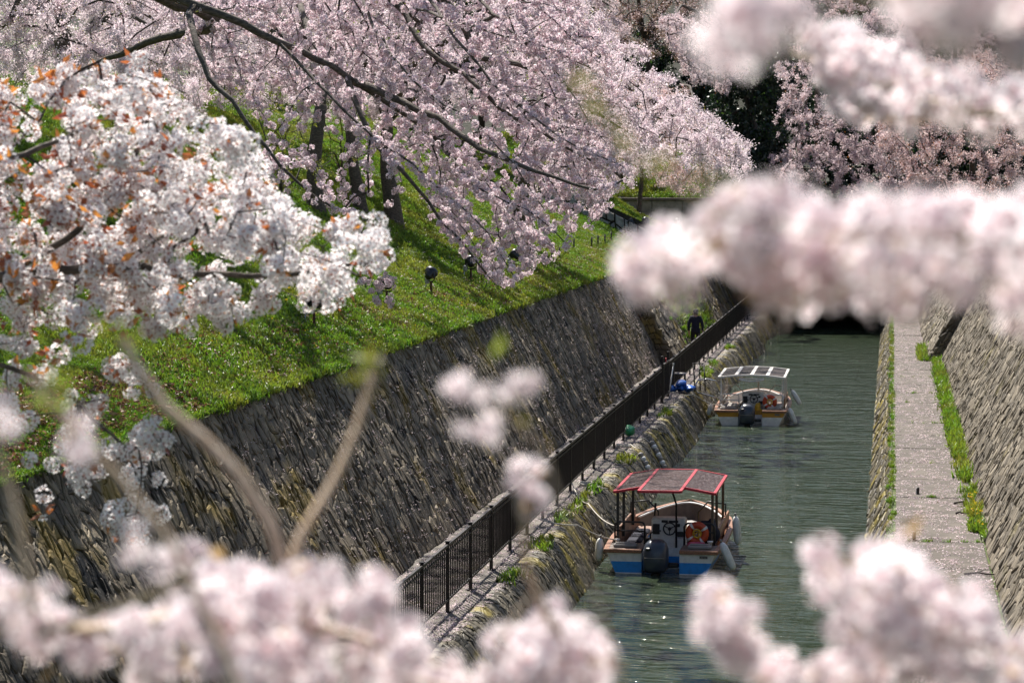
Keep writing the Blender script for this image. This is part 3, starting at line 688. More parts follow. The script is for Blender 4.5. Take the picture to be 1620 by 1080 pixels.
WELL = (-.36, .35)                                               # motor well in the stern
def make_boat(name, loc, rz, label, lower, upper, f_split, boot, post_m, rail_m, canopy):
    b = empty(name, loc, rz, label=label, cat='boat', group='tour boats moored along the left quay')
    # hull: two colour bands, a boot stripe, wooden rub rail
    fw = .22 / .68                                              # waterline fraction near the stern
    for nm, f0, f1, mt in (('hull_bottom', 0, fw + .03, M[boot]), ('hull_lower', fw + .03, f_split, M[lower]), ('hull_upper', f_split, .9, M[upper])):
        m_ = MB()
        for sg in (-1, 1): m_.add(*band(f0, f1, sg, YS), True)
        # transom panels either side of the motor well
        for x0s, x1s in ((-1, WELL[0]), (WELL[1], 1)):
            zz = [side(0, f, 1) for f in (f0, f1)]; a = []
            for q in zz:
                xo = q[0]; xl, xr = (-xo, WELL[0]) if x0s < 0 else (WELL[1], xo)
                a.append([(xl, 0, q[2]), (xr, 0, q[2])])
            m_.add([a[0][0], a[0][1], a[1][1], a[1][0]], [(0, 1, 2, 3)])
        for xx in WELL:                                          # cheeks of the well
            z0, z1 = side(0, f0, 1)[2], side(0, f1, 1)[2]
            m_.add([(xx, 0, z0), (xx, .75, z0), (xx, .75, z1), (xx, 0, z1)], [(0, 1, 2, 3)])
        m_.add([(WELL[0], .75, side(0, f0, 1)[2]), (WELL[1], .75, side(0, f0, 1)[2]), (WELL[1], .75, side(0, f1, 1)[2]), (WELL[0], .75, side(0, f1, 1)[2])], [(0, 1, 2, 3)])
        m_.build(nm, mt, b)
    # rub rail: rectangular section following the gunwale, plus the stern pieces
    m_ = MB()
    for sg in (-1, 1):
        n = len(YS); v = []
        for dx, dz in ((.035, -.065), (.035, .0), (-.06, .0), (-.06, -.065)):
            for y in YS: q = side(y, 1, sg); v.append((q[0] + sg * dx * min(1, abs(q[0]) * 4), q[1], q[2] + dz))
        f = []
        for k in range(4):
            for i in range(n - 1): f.append((k * n + i, k * n + i + 1, ((k + 1) % 4) * n + i + 1, ((k + 1) % 4) * n + i))
        m_.add(v, f)
        xo = side(0, 1, 1)[0] + .03; xi = -WELL[0] if sg < 0 else WELL[1]
        m_.box((sg * (xo + xi) / 2, -.02, .43), (xo - xi, .07, .07), bev=.008)
    m_.build('rub_rail', M['wood'], b)
    # stern decks, side decks
    for sg in (-1, 1):
        m_ = MB(); xi = -WELL[0] if sg < 0 else WELL[1]
        q = side(.75, 1, 1)[0]; q0 = side(0, 1, 1)[0]
        m_.prism([(sg * xi, .02), (sg * (q0 - .03), .02), (sg * (q - .03), .75), (sg * xi, .75)], 2, .40, .455); m_.build('stern_deck', M['deck'], b)
        m_ = MB(); m_.box((sg * .70, .30, .49), (.44, .22, .07), bev=.02); m_.box((sg * .70, .30, .535), (.36, .15, .02), bev=.008); m_.build('hatch', M['grey'], b)
        m_ = MB(); m_.lathe([(.035, 0), (.035, .09), (.055, .10), (.055, .125), (.0, .128)], 12, (sg * .88, .5, .45)); m_.build('bollard', M['white_rail'], b)
    # floor, inner lining, benches
    m_ = MB(); ys = np.linspace(.75, 5.7, 14); n = len(ys)
    v = [(side(y, .55, -1)[0] + .06, y, .02) for y in ys] + [(side(y, .55, 1)[0] - .06, y, .02) for y in ys]
    m_.add(v, [(i, n + i, n + i + 1, i + 1) for i in range(n - 1)]); m_.build('floor', M['grey'], b)
    m_ = MB()
    for sg in (-1, 1):
        v = [(sg * (abs(side(y, .55, sg)[0]) - .05), y, .02) for y in ys] + [(sg * max(.02, abs(side(y, 1, sg)[0]) - .07), y, side(y, 1, sg)[2] - .01) for y in ys]
        m_.add(v, [(i, i + 1, n + i + 1, n + i) for i in range(n - 1)], True)
    m_.build('inner_lining', M['wood'] if post_m != 'white_rail' else M['white'], b)
    for sg in (-1, 1):
        m_ = MB(); m_.box((sg * .72, 2.75, .30), (.34, 2.5, .05), bev=.01); m_.box((sg * .80, 2.75, .15), (.12, 2.4, .26)); m_.build('bench', M['wood_pale'], b)
        m_ = MB(); m_.box((sg * .95, 2.75, .55), (.04, 2.5, .26), bev=.01); m_.build('bench_back', M['wood_pale'] if sg < 0 else M['wood'], b)
    # bow deck and bright coaming
    m_ = MB(); ys2 = np.linspace(4.6, 6.0, 9); n2 = len(ys2)
    v = [(-max(.02, side(y, .7, 1)[0] - .08), y, .2) for y in ys2] + [(max(.02, side(y, .7, 1)[0] - .08), y, .2) for y in ys2]
    m_.add(v, [(i, n2 + i, n2 + i + 1, i + 1) for i in range(n2 - 1)], True)
    m_.add([(-.66, 4.6, .2), (.66, 4.6, .2), (.66, 4.6, .02), (-.66, 4.6, .02)], [(0, 1, 2, 3)]); m_.build('bow_deck', M['deck'], b)
    m_ = MB(); ts = np.linspace(-1, 1, 21)
    m_.tube([(.86 * t, 4.0 + 1.75 * (1 - abs(t) ** 1.8), .50 + .08 * (1 - t * t)) for t in ts], .022, 8); m_.build('coaming', M['white'], b)
    m_ = MB()
    n3 = len(ts); v = [(.85 * t, 4.0 + 1.74 * (1 - abs(t) ** 1.8), .2) for t in ts] + [(.85 * t, 4.0 + 1.74 * (1 - abs(t) ** 1.8), .50 + .08 * (1 - t * t)) for t in ts]
    m_.add(v, [(i, i + 1, n3 + i + 1, n3 + i) for i in range(n3 - 1)], True); m_.build('bow_bulwark', M['white'] if post_m == 'white_rail' else M['deck'], b)
    # stern hoops with a middle bar
    for sg in (-1, 1):
        x0, x1 = (-.95, -.38) if sg < 0 else (.37, .94); m_ = MB()
        c = .07
        m_.tube([(x0, .72, .44), (x0, .72, .80), (x0 + c * .3, .72, .86 - .02), (x0 + c, .72, .87), (x1 - c, .72, .87), (x1 - c * .3, .72, .85), (x1, .72, .80), (x1, .72, .44)], .019, 8)
        m_.tube([(x0, .72, .70), (x1, .72, .70)], .015, 8); m_.build('stern_rail', M[rail_m], b)
    for sg in (-1, 1):                                            # side grab rails further forward
        m_ = MB(); x = sg * .95
        m_.tube([(x, 3.3, .5), (x, 3.3, .9), (x - sg * .35, 3.32, .94), (x - sg * .55, 3.34, .72), (x - sg * .55, 3.34, .1)], .018, 8); m_.build('grab_rail', M[rail_m], b)
    # outboard motor
    m_ = MB(); ox = -.095
    sec = [(.03, .18, .20), (.10, .235, .26), (.30, .24, .28), (.44, .235, .27), (.56, .19, .24), (.62, .12, .17), (.635, .04, .06)]
    prof_ = []
    for z, hx, hy in sec:
        for t in np.arange(16) * 2 * np.pi / 16:
            cx2, sy2 = math.cos(t), math.sin(t); e = .55
            prof_.append((ox + hx * np.sign(cx2) * abs(cx2) ** e, .02 + hy * np.sign(sy2) * abs(sy2) ** e - .10 * max(0, z - .3) * (1 if sy2 < 0 else 0) * -1, z + .02))
    fs = [(k * 16 + i, k * 16 + (i + 1) % 16, (k + 1) * 16 + (i + 1) % 16, (k + 1) * 16 + i) for k in range(len(sec) - 1) for i in range(16)]
    fs += [tuple(range(15, -1, -1)), tuple((len(sec) - 1) * 16 + i for i in range(16))]
    m_.add(prof_, fs, True); om = m_.build('outboard_motor', M['cowl'], b)
    m_ = MB(); m_.box((ox, .10, -.12), (.16, .34, .38), bev=.05); m_.box((ox, .30, .22), (.30, .28, .16), bev=.03); m_.box((ox + .30, .25, .14), (.22, .10, .09), bev=.02); m_.build('leg', M['black'], om)
    m_ = MB(); m_.box((ox - .12, -.22, .50), (.10, .06, .06), bev=.015, rx=.5); m_.build('air_intake', M['black'], om)
    m_ = MB(); m_.box((ox, -.255, .34), (.36, .012, .012)); m_.build('trim_strip', M['grey'], om)
    # helm console facing the stern
    m_ = MB(); m_.box((.02, 1.35, .50), (.66, .34, .78), bev=.03); con = m_.build('console', M['white'], b)
    m_ = MB(); m_.tube(ring_pts((.05, 1.11, .70), .115, 24), .014, 7, closed=True); m_.tube([(-.05, 1.11, .75), (.05, 1.12, .70), (.15, 1.11, .75)], .010, 6); m_.tube([(.05, 1.12, .70), (.05, 1.11, .59)], .01, 6); m_.lathe([(.035, 0), (.03, .03)], 10, (.05, 1.11, .70), np.array(Euler((math.pi / 2, 0, 0)).to_matrix())); m_.build('steering_wheel', M['black'], con)
    for (x, z, w, h) in ((-.21, .68, .13, .20), (.21, .76, .07, .06), (.25, .58, .12, .12), (.12, .83, .18, .04), (-.05, .83, .12, .05)):
        m_ = MB(); m_.box((x, 1.172, z), (w, .02, h), bev=.006); m_.build('gauge_panel', M['black'], con)
    m_ = MB(); m_.box((.26, 1.05, .34), (.22, .24, .4), bev=.02); m_.build('locker', M['white'] if post_m != 'white_rail' else M['grey'], b)
    m_ = MB(); m_.box((.80, -.012, .34), (.15, .012, .05)); pl8 = m_.build('number_plate', M['grey'], b)
    m_ = MB()
    for k in range(5): m_.box((.745 + .028 * k, -.020, .34), (.016, .004, .028 - .006 * (k % 2)))
    m_.build('faded_marks', M['black'], pl8)
    for yv, zz in ((1.9, .345), (2.5, .345), (3.1, .345)):
        for sg in (-1, 1): m_ = MB(); m_.box((sg * .70, yv, zz), (.30, .46, .06), bev=.025); m_.build('cushion', M['navy'] if post_m != 'white_rail' else M['grey'], b)
    m_ = MB(); m_.tube([(-.30, .95, .1), (-.30, .95, .62), (-.22, .95, .68), (-.10, .95, .68)], .016, 6); m_.box((-.36, 1.0, .42), (.10, .14, .22), bev=.02); m_.build('throttle_box', M['black'], b)
    # canopy
    canopy(b)
    return b

def canopy_red(b):
    W = .95; zc = lambda x: 1.45 + .12 * (1 - (x / W) ** 2)
    yb, yf = .62, 3.4; c0, c1 = -.42, .36
    m_ = MB(); w = .055; t = .045
    def bar(p, q): 
        p, q = np.array(p, float), np.array(q, float); d = q - p; L = np.linalg.norm(d); d /= L; s_ = np.cross(d, [0, 0, 1]); s_ /= np.linalg.norm(s_); u = np.cross(s_, d)
        v = [p + s_ * a + u * c for a, c in ((-w / 2, -t / 2), (w / 2, -t / 2), (w / 2, t / 2), (-w / 2, t / 2))] + [q + s_ * a + u * c for a, c in ((-w / 2, -t / 2), (w / 2, -t / 2), (w / 2, t / 2), (-w / 2, t / 2))]
        m_.add(v, [(3, 2, 1, 0), (4, 5, 6, 7)] + [(i, (i + 1) % 4, 4 + (i + 1) % 4, 4 + i) for i in range(4)])
    A = lambda x, y: (x, y, zc(x))
    bar(A(-W, yb), A(c0, yb)); bar(A(c1, yb), A(W, yb)); bar(A(c0, .02), A(c1, .02)); bar(A(-W, yb), A(-W, yf)); bar(A(W, yb), A(W, yf))
    bar(A(c0, .02), A(c0, yf)); bar(A(c1, .02), A(c1, yf))
    bar(A(-W, yf), A(c0, yf)); bar(A(c0, yf), A(c1, yf)); bar(A(c1, yf), A(W, yf))
    cp = m_.build('canopy_frame', M['red'], b)
    for x0, x1, y in ((-W, c0, yb), (c0, c1, .02), (c1, W, yb)):
        p = MB(); e = .022
        p.add([(x0 + e, y + e, zc(x0) + .012), (x1 - e, y + e, zc(x1) + .012), (x1 - e, yf - e, zc(x1) + .012), (x0 + e, yf - e, zc(x0) + .012)], [(0, 1, 2, 3)]); 
        p.add([(x0 + e, y + e, zc(x0) + .004), (x1 - e, y + e, zc(x1) + .004), (x1 - e, yf - e, zc(x1) + .004), (x0 + e, yf - e, zc(x0) + .004)], [(3, 2, 1, 0)])
        p.build('canopy_panel', M['pane_smoke'], cp)
    for x in (-.9, .9):
        for y in (.75, 1.7, 3.25):
            p = MB(); p.box((x, y, .95), (.05, .05, 1.0)); p.build('post', M['black'] if x < 0 else M['brown_post'], b)  # left posts black: the shade on that side is put into their colour
    p = MB(); p.tube([(.20, .9, .1), (.20, .9, 1.2), (.16, .5, 1.5)], .02, 8); p.build('post', M['black'], b)
    p = MB(); p.tube([(-.32, 1.9, .1), (-.32, 1.9, .85), (-.28, 1.7, 1.1)], .02, 8); p.build('handle', M['black'], b)

def canopy_white(b):
    W = .98; zc = lambda x: 1.38 + .075 * (1 - (x / W) ** 2); yb, yf = .7, 3.9
    xs_ = [-W, -.47, 0, .47, W]; m_ = MB()
    def bar(p, q, w=.07, t=.05):
        p, q = np.array(p, float), np.array(q, float); d = q - p; L = np.linalg.norm(d); d /= L; s_ = np.cross(d, [0, 0, 1]); s_ /= np.linalg.norm(s_); u = np.cross(s_, d)
        k = ((-w / 2, -t / 2), (w / 2, -t / 2), (w / 2, t / 2), (-w / 2, t / 2))
        m_.add([p + s_ * a + u * c for a, c in k] + [q + s_ * a + u * c for a, c in k], [(3, 2, 1, 0), (4, 5, 6, 7)] + [(i, (i + 1) % 4, 4 + (i + 1) % 4, 4 + i) for i in range(4)])
    for x in xs_: bar((x, yb - .03, zc(x)), (x, yf + .03, zc(x)), .10 if abs(x) < .9 else .07)
    for y in (yb, yf):
        for i in range(4): bar((xs_[i], y, zc(xs_[i])), (xs_[i + 1], y, zc(xs_[i + 1])))
    cp = m_.build('canopy_frame', M['white_rail'], b)
    for i in range(4):
        x0, x1 = xs_[i] + .045, xs_[i + 1] - .045; ym = (yb + yf) / 2
        p = MB()
        for ya, yc in ((yb + .03, yf - .03),):
            p.add([(x0, ya, zc(x0) + .012), (x1, ya, zc(x1) + .012), (x1, yc, zc(x1) + .012), (x0, yc, zc(x0) + .012)], [(0, 1, 2, 3)])
            p.add([(x0, ya, zc(x0) + .004), (x1, ya, zc(x1) + .004), (x1, yc, zc(x1) + .004), (x0, yc, zc(x0) + .004)], [(3, 2, 1, 0)])
        p.build('canopy_panel', M['pane_clear'], cp)
    p = MB(); t_ = np.linspace(-1, 1, 13); p.tube([(.38 * t, yb - .05, 1.33 - .06 * (1 - t * t)) for t in t_], .03, 8); p.tube([(.38 * t, yb - .05, 1.35) for t in (-1, 1)], .02, 6); p.build('wiper_bar', M['white_rail'], cp)
    for x in (-.92, .92):
        for y in (.8, 2.3, 3.7):
            p = MB(); p.box((x, y, .92), (.045, .045, .88)); p.build('post', M['white_rail'], b)
    p = MB(); p.box((.05, 3.85, .95), (.05, .05, .9)); p.build('post', M['white_rail'], b)
    for sg in (-1, 1):
        p = MB(); x = sg * .9
        p.tube([(x, 1.1, .45), (x, 1.1, .8), (x - sg * .06, 1.1, .86), (x - sg * .06, 2.6, .86), (x, 2.6, .8), (x, 2.6, .45)], .017, 8); p.tube([(x - sg * .03, 1.1, .66), (x - sg * .03, 2.6, .66)], .014, 6); p.build('side_rail', M['white_rail'], b)
    p = MB(); p.tube([(-.92, .9, 1.22), (-1.35, .95, 1.3), (-1.62, 1.0, 1.28), (-1.7, 1.02, 1.15), (-1.7, 1.02, .92)], .022, 8); p.tube([(-.92, .9, .72), (-1.65, 1.0, .88)], .02, 8); p.build('boarding_rail', M['steel'], b)

B1 = (-4.19, 44.66, 0); B2 = (-4.10, 72.05, 0)
boat1 = make_boat('tour_boat', B1, math.radians(-.6), 'tour boat with red-framed canopy and blue lower hull moored near the camera', 'blue', 'white', .66, 'white', 'black', 'black', canopy_red)
boat2 = make_boat('tour_boat', B2, math.radians(.3), 'tour boat with white-framed canopy and yellow hull band moored farther up', 'white', 'amber', .70, 'white', 'white_rail', 'white_rail', canopy_white)
def at_boat(b, p): 
    c, s = math.cos(b.rotation_euler.z), math.sin(b.rotation_euler.z)
    return np.array([b.location[0] + c * p[0] - s * p[1], b.location[1] + s * p[0] + c * p[1], b.location[2] + p[2]])

def fender(p, tilt, L, label):
    o = empty('fender', p, label=label, cat='fender', group='white fenders hung round the boats')
    R_ = np.array(Euler(tilt).to_matrix()); m_ = MB()
    m_.lathe([(.015, -L), (.055, -L + .03), (.075, -L + .09), (.078, -L * .5), (.075, -.10), (.05, -.03), (.022, 0)], 14, (0, 0, 0), R_); m_.build('body', M['fender'], o)
    e = R_ @ np.array([0, 0, .0]); m_ = MB(); m_.lathe([(.022, 0), (.022, .05), (.012, .06)], 10, e, R_); m_.build('cap', M['grey'], o)
    return o
def ropeline(pts, r, label, sag=.08, name='rope'):
    pts = np.asarray(pts, float); out = []
    for i in range(len(pts) - 1):
        t = np.linspace(0, 1, 9)[:, None]; q = pts[i] * (1 - t) + pts[i + 1] * t; q[:, 2] -= sag * np.linalg.norm(pts[i + 1] - pts[i]) * np.sin(np.pi * t[:, 0]); out.append(q[:-1] if i < len(pts) - 2 else q)
    m_ = MB(); m_.tube(np.vstack(out), r, 6); return m_.build(name, M['rope'], None, label=label, cat='rope')
fender(at_boat(boat1, (-1.17, .25, .62)), (0, .08, 0), .44, 'white fender between the red-canopy boat and the mossy quay')
fender(at_boat(boat1, (1.12, .20, .60)), (0, -.42, 0), .56, 'slanting white fender at the stern corner of the red-canopy boat')
fender(at_boat(boat1, (1.25, 1.9, .86)), (0, -.10, 0), .56, 'upright white fender on the water side of the red-canopy boat')
fender(at_boat(boat2, (-1.16, .35, .62)), (.2, .35, 0), .40, 'small white fender between the yellow-banded boat and the quay')
fender(at_boat(boat2, (1.14, .3, .52)), (0, -.4, 0), .52, 'white fender low on the stern corner of the yellow-banded boat')
fender(at_boat(boat2, (1.16, 1.8, .92)), (0, -.55, 0), .52, 'white fender sticking out amidships from the yellow-banded boat')
def life_ring(p, r, label):
    o = empty('life_ring', p, label=label, cat='life ring', group='life rings on the boats'); m_ = MB()
    m_.tube(ring_pts((0, 0, 0), r * .72, 28), r * .30, 10, closed=True); m_.build('ring', M['orange'], o)
    for k in range(4):
        t = np.linspace(-.13, .13, 5) + k * math.pi / 2 + .6; m_ = MB(); m_.tube(np.stack([r * .72 * np.cos(t), 0 * t, r * .72 * np.sin(t)], 1), r * .315, 10, caps=False); m_.build('band', M['white'], o)
    m_ = MB(); m_.tube(ring_pts((0, -.04, 0), r * .34, 16), r * .07, 6, closed=True); m_.tube([(-r * .3, -.05, -r * .1), (r * .2, -.06, r * .25), (r * .1, -.05, -r * .5)], r * .06, 6); m_.build('line', M['yellowcloth'], o)
    return o
life_ring(at_boat(boat1, (.62, .66, .69)), .22, 'orange life ring with white bands hanging on the red-canopy boat')
life_ring(at_boat(boat2, (.55, .66, .66)), .215, 'orange life ring at the stern of the yellow-banded boat')
def lump(name, p, d, mat, rng, label, cat, n=10):
    """soft crumpled bundle"""
    th = np.linspace(0, np.pi, n); ph = np.arange(2 * n) * np.pi / n; V = []
    k = rng.normal(size=(6, 3)) * 3; a = rng.uniform(0, 7, 6)
    for t in th:
        for f in ph:
            q = np.array([math.sin(t) * math.cos(f), math.sin(t) * math.sin(f), math.cos(t)]); w = 1 + .15 * np.sin(k @ q + a).sum() / 1.5 + .05 * math.sin(9 * f + 5 * t); V.append(q * w * np.array(d) / 2)
    F = [(i * 2 * n + j, i * 2 * n + (j + 1) % (2 * n), (i + 1) * 2 * n + (j + 1) % (2 * n), (i + 1) * 2 * n + j) for i in range(n - 1) for j in range(2 * n)]
    V = np.array(V); V[:, 2] -= V[:, 2].min()
    return link(name, mesh(V, F, mat, smooth=True), loc=p, label=label, cat=cat)
lr = np.random.default_rng(5)
lump('bag', at_boat(boat1, (.78, 1.25, .33)), (.34, .4, .5), M['navy'], lr, 'dark navy bag behind the life ring on the red-canopy boat', 'bag')
lump('cloth', at_boat(boat1, (.60, .48, .455)), (.30, .18, .09), M['pinkcloth'], lr, 'pink cloth on the stern deck under the life ring', 'cloth')
lump('cloth', at_boat(boat1, (.66, 3.0, .325)), (.30, .5, .16), M['yellowcloth'], lr, 'yellow cloth on the right bench of the red-canopy boat', 'cloth')
lump('tarpaulin', at_boat(boat1, (.05, 4.0, .02)), (.9, .9, .42), M['grey'], lr, 'pale heap of covers in the bow of the red-canopy boat', 'tarpaulin')
lump('cloth', at_boat(boat2, (.20, 1.0, .03)), (.22, .25, .5), M['yellowcloth'], lr, 'yellow bundle beside the motor on the yellow-banded boat', 'cloth')
lump('bag', at_boat(boat2, (.0, 2.6, .02)), (.7, .5, .6), M['navy'], lr, 'dark gear bag amidships on the yellow-banded boat', 'bag')
lump('tarpaulin', at_boat(boat2, (-.1, 3.7, .02)), (1.0, .8, .45), M['grey'], lr, 'pale covers heaped toward the bow of the yellow-banded boat', 'tarpaulin')
QZ = PATH_Z + .03
ropeline([at_boat(boat1, (-.88, .5, .55)), (-5.75, 44.6, .90), (-6.45, 44.3, 1.05)], .014, 'mooring rope from the red-canopy boat to the railing', .05)
ropeline([at_boat(boat1, (-.95, .9, .75)), (-5.85, 47.0, .98), (-6.46, 49.2, 1.1)], .013, 'slack rope running forward from the red-canopy boat over the quay', .05)
ropeline([at_boat(boat2, (-.88, .5, .55)), (-5.75, 71.6, .95), (-6.45, 70.9, 1.1)], .014, 'mooring rope from the yellow-banded boat to the quay', .06)
for (px, py, n_, lab) in ((928, 770, 4, 'coil of pale rope lying on the quay beside the red canopy'), (987, 708, 3, 'small heap of white rope on the quay between the two boats')):
    p = on_z(px, py, PATH_Z); m_ = MB(); pts = []
    for t in np.linspace(0, n_ * 2 * np.pi, n_ * 18): pts.append((p[0] + (.16 + .02 * math.sin(t * 1.3)) * math.cos(t), p[1] + .22 * math.sin(t), QZ + .012 + .012 * t / 6 + .01 * math.sin(t * 2.1)))
    pts += [(p[0] + .3, p[1] - .3, QZ), (p[0] + .5, p[1] - .45, QZ)]
    m_.tube(pts, .014, 6); m_.build('rope_coil', M['rope'], None, label=lab, cat='rope')
# two rows of grey buoys lying down the quay face
for (x, y_, lab) in ((-5.62, 57.0, 'grey knotted fender line lying down the quay face, nearer one'), (-5.55, 59.6, 'grey knotted fender line lying down the quay face, farther one')):
    o = empty('fender_line', (0, 0, 0), label=lab, cat='fender')
    for k in range(7):
        v_ = .45 + .105 * k; q = wq(np.array(y_ - .05 * k), np.array(v_), np.array(.09)); m_ = MB(); m_.lathe([(.02, -.06), (.065, -.045), (.075, 0), (.065, .045), (.02, .06)], 10, q, np.array(Euler((0, -.5, 0)).to_matrix())); m_.build('float', M['fender'] if k % 2 else M['grey'], o)
    m_ = MB(); m_.tube([wq(np.array(y_ + .1), np.array(v_), np.array(.05)) for v_ in (.1, .25, .45)], .012, 6); m_.build('line', M['rope'], o)
# odds and ends on the quay near the gate
p = on_z(1068, 622, PATH_Z)
for i, (dx, dy, s_, lab) in enumerate(((-.12, 0, .32, 'blue tarpaulin bundle nearest the gate'), (.18, .15, .34, 'middle blue tarpaulin bundle on the quay'), (.42, .1, .30, 'blue tarpaulin bundle nearest the water'), (.15, .1, .28, 'blue tarpaulin bundle lying on top of the others'))):
    lump('tarpaulin_bundle', (p[0] + dx, p[1] + dy, QZ + (.15 if i == 3 else 0)), (s_ * 1.15, .55, .19), M['tarp'], lr, lab, 'bundle')
q = on_z(1058, 626, PATH_Z); m_ = MB(); m_.tube([(q[0], q[1], QZ), (q[0] + .10, q[1] + .3, QZ + .85)], .02, 8); m_.tube([(q[0] + .10, q[1] + .3, QZ + .85), (q[0] + .105, q[1] + .31, QZ + .93)], .026, 8)
m_.build('pole', M['white_rail'], None, label='white pole leaning on the gate beside the blue bundles', cat='pole')
o = empty('boarding_frame', (p[0] + .55, p[1] + .5, QZ), label='black metal boarding frame standing at the quay edge by the white canopy', cat='frame')
for (x, yv) in ((0, 0), (.16, .1), (.32, .0)):
    m_ = MB(); m_.tube([(x, yv, 0), (x - .03, yv + .2, .42), (x - .10, yv + .55, .80)], .02, 8); m_.build('leg', M['iron'], o)
m_ = MB(); m_.tube([(-.10, .55, .80), (.22, .55, .80)], .02, 8); m_.build('top_bar', M['iron'], o)
o = empty('stool', (p[0] + .05, p[1] + .9, QZ), label='small grey-topped stool behind the blue bundles', cat='stool')
m_ = MB(); m_.box((0, 0, .50), (.42, .34, .04), bev=.01); m_.build('seat', M['grey'], o)
for x in (-.17, .17):
    for yv in (-.13, .13): m_ = MB(); m_.tube([(x * 1.15, yv * 1.15, 0), (x, yv, .48)], .014, 6); m_.build('leg', M['iron'], o)
p = on_z(994, 692, PATH_Z)
lump('bag', (p[0], p[1], QZ), (.30, .45, .22), M['greenbag'], lr, 'crumpled green plastic bag at the foot of the railing', 'bag')
lump('bag', (p[0] - .06, p[1] + .45, QZ), (.16, .25, .16), M['tarp'], lr, 'little blue bag beside the green one at the railing', 'bag')
# stakes and driftwood on the right walkway
for px, py, lab in ((1452, 783, 'short dark stake in the right walkway, farther of two'), (1446, 855, 'short dark stake in the right walkway, nearer of two')):
    p = on_z(px, py, RZ); o = empty('stake', (p[0], p[1], RZ), label=lab, cat='stake', group='stakes in the right walkway')
    m_ = MB(); m_.box((0, 0, .08), (.06, .06, .16), bev=.01); m_.build('shaft', M['iron'], o); m_ = MB(); m_.box((-.032, -.005, .09), (.012, .045, .12)); m_.build('side_plate', M['fender'], o)
for px, py, L, lab in ((1523, 799, .34, 'dark driftwood stick on the right walkway beside the wall'), (1520, 815, .18, 'little dark twig on the right walkway below the stick'), (1553, 912, .55, 'bent twig on the near end of the right walkway')):
    p = on_z(px, py, RZ); m_ = MB(); m_.tube([(p[0] - L * .5, p[1], RZ + .04), (p[0] - L * .1, p[1] + .06, RZ + .06), (p[0] + L * .2, p[1] - .04, RZ + .05), (p[0] + L * .5, p[1] + .05, RZ + .045)], [.022, .018, .014, .006], 6)
    m_.tube([(p[0] - L * .1, p[1] + .06, RZ + .06), (p[0] + L * .1, p[1] + .3, RZ + .07)], [.012, .005], 5); m_.build('stick', M['twig'], None, label=lab, cat='stick')

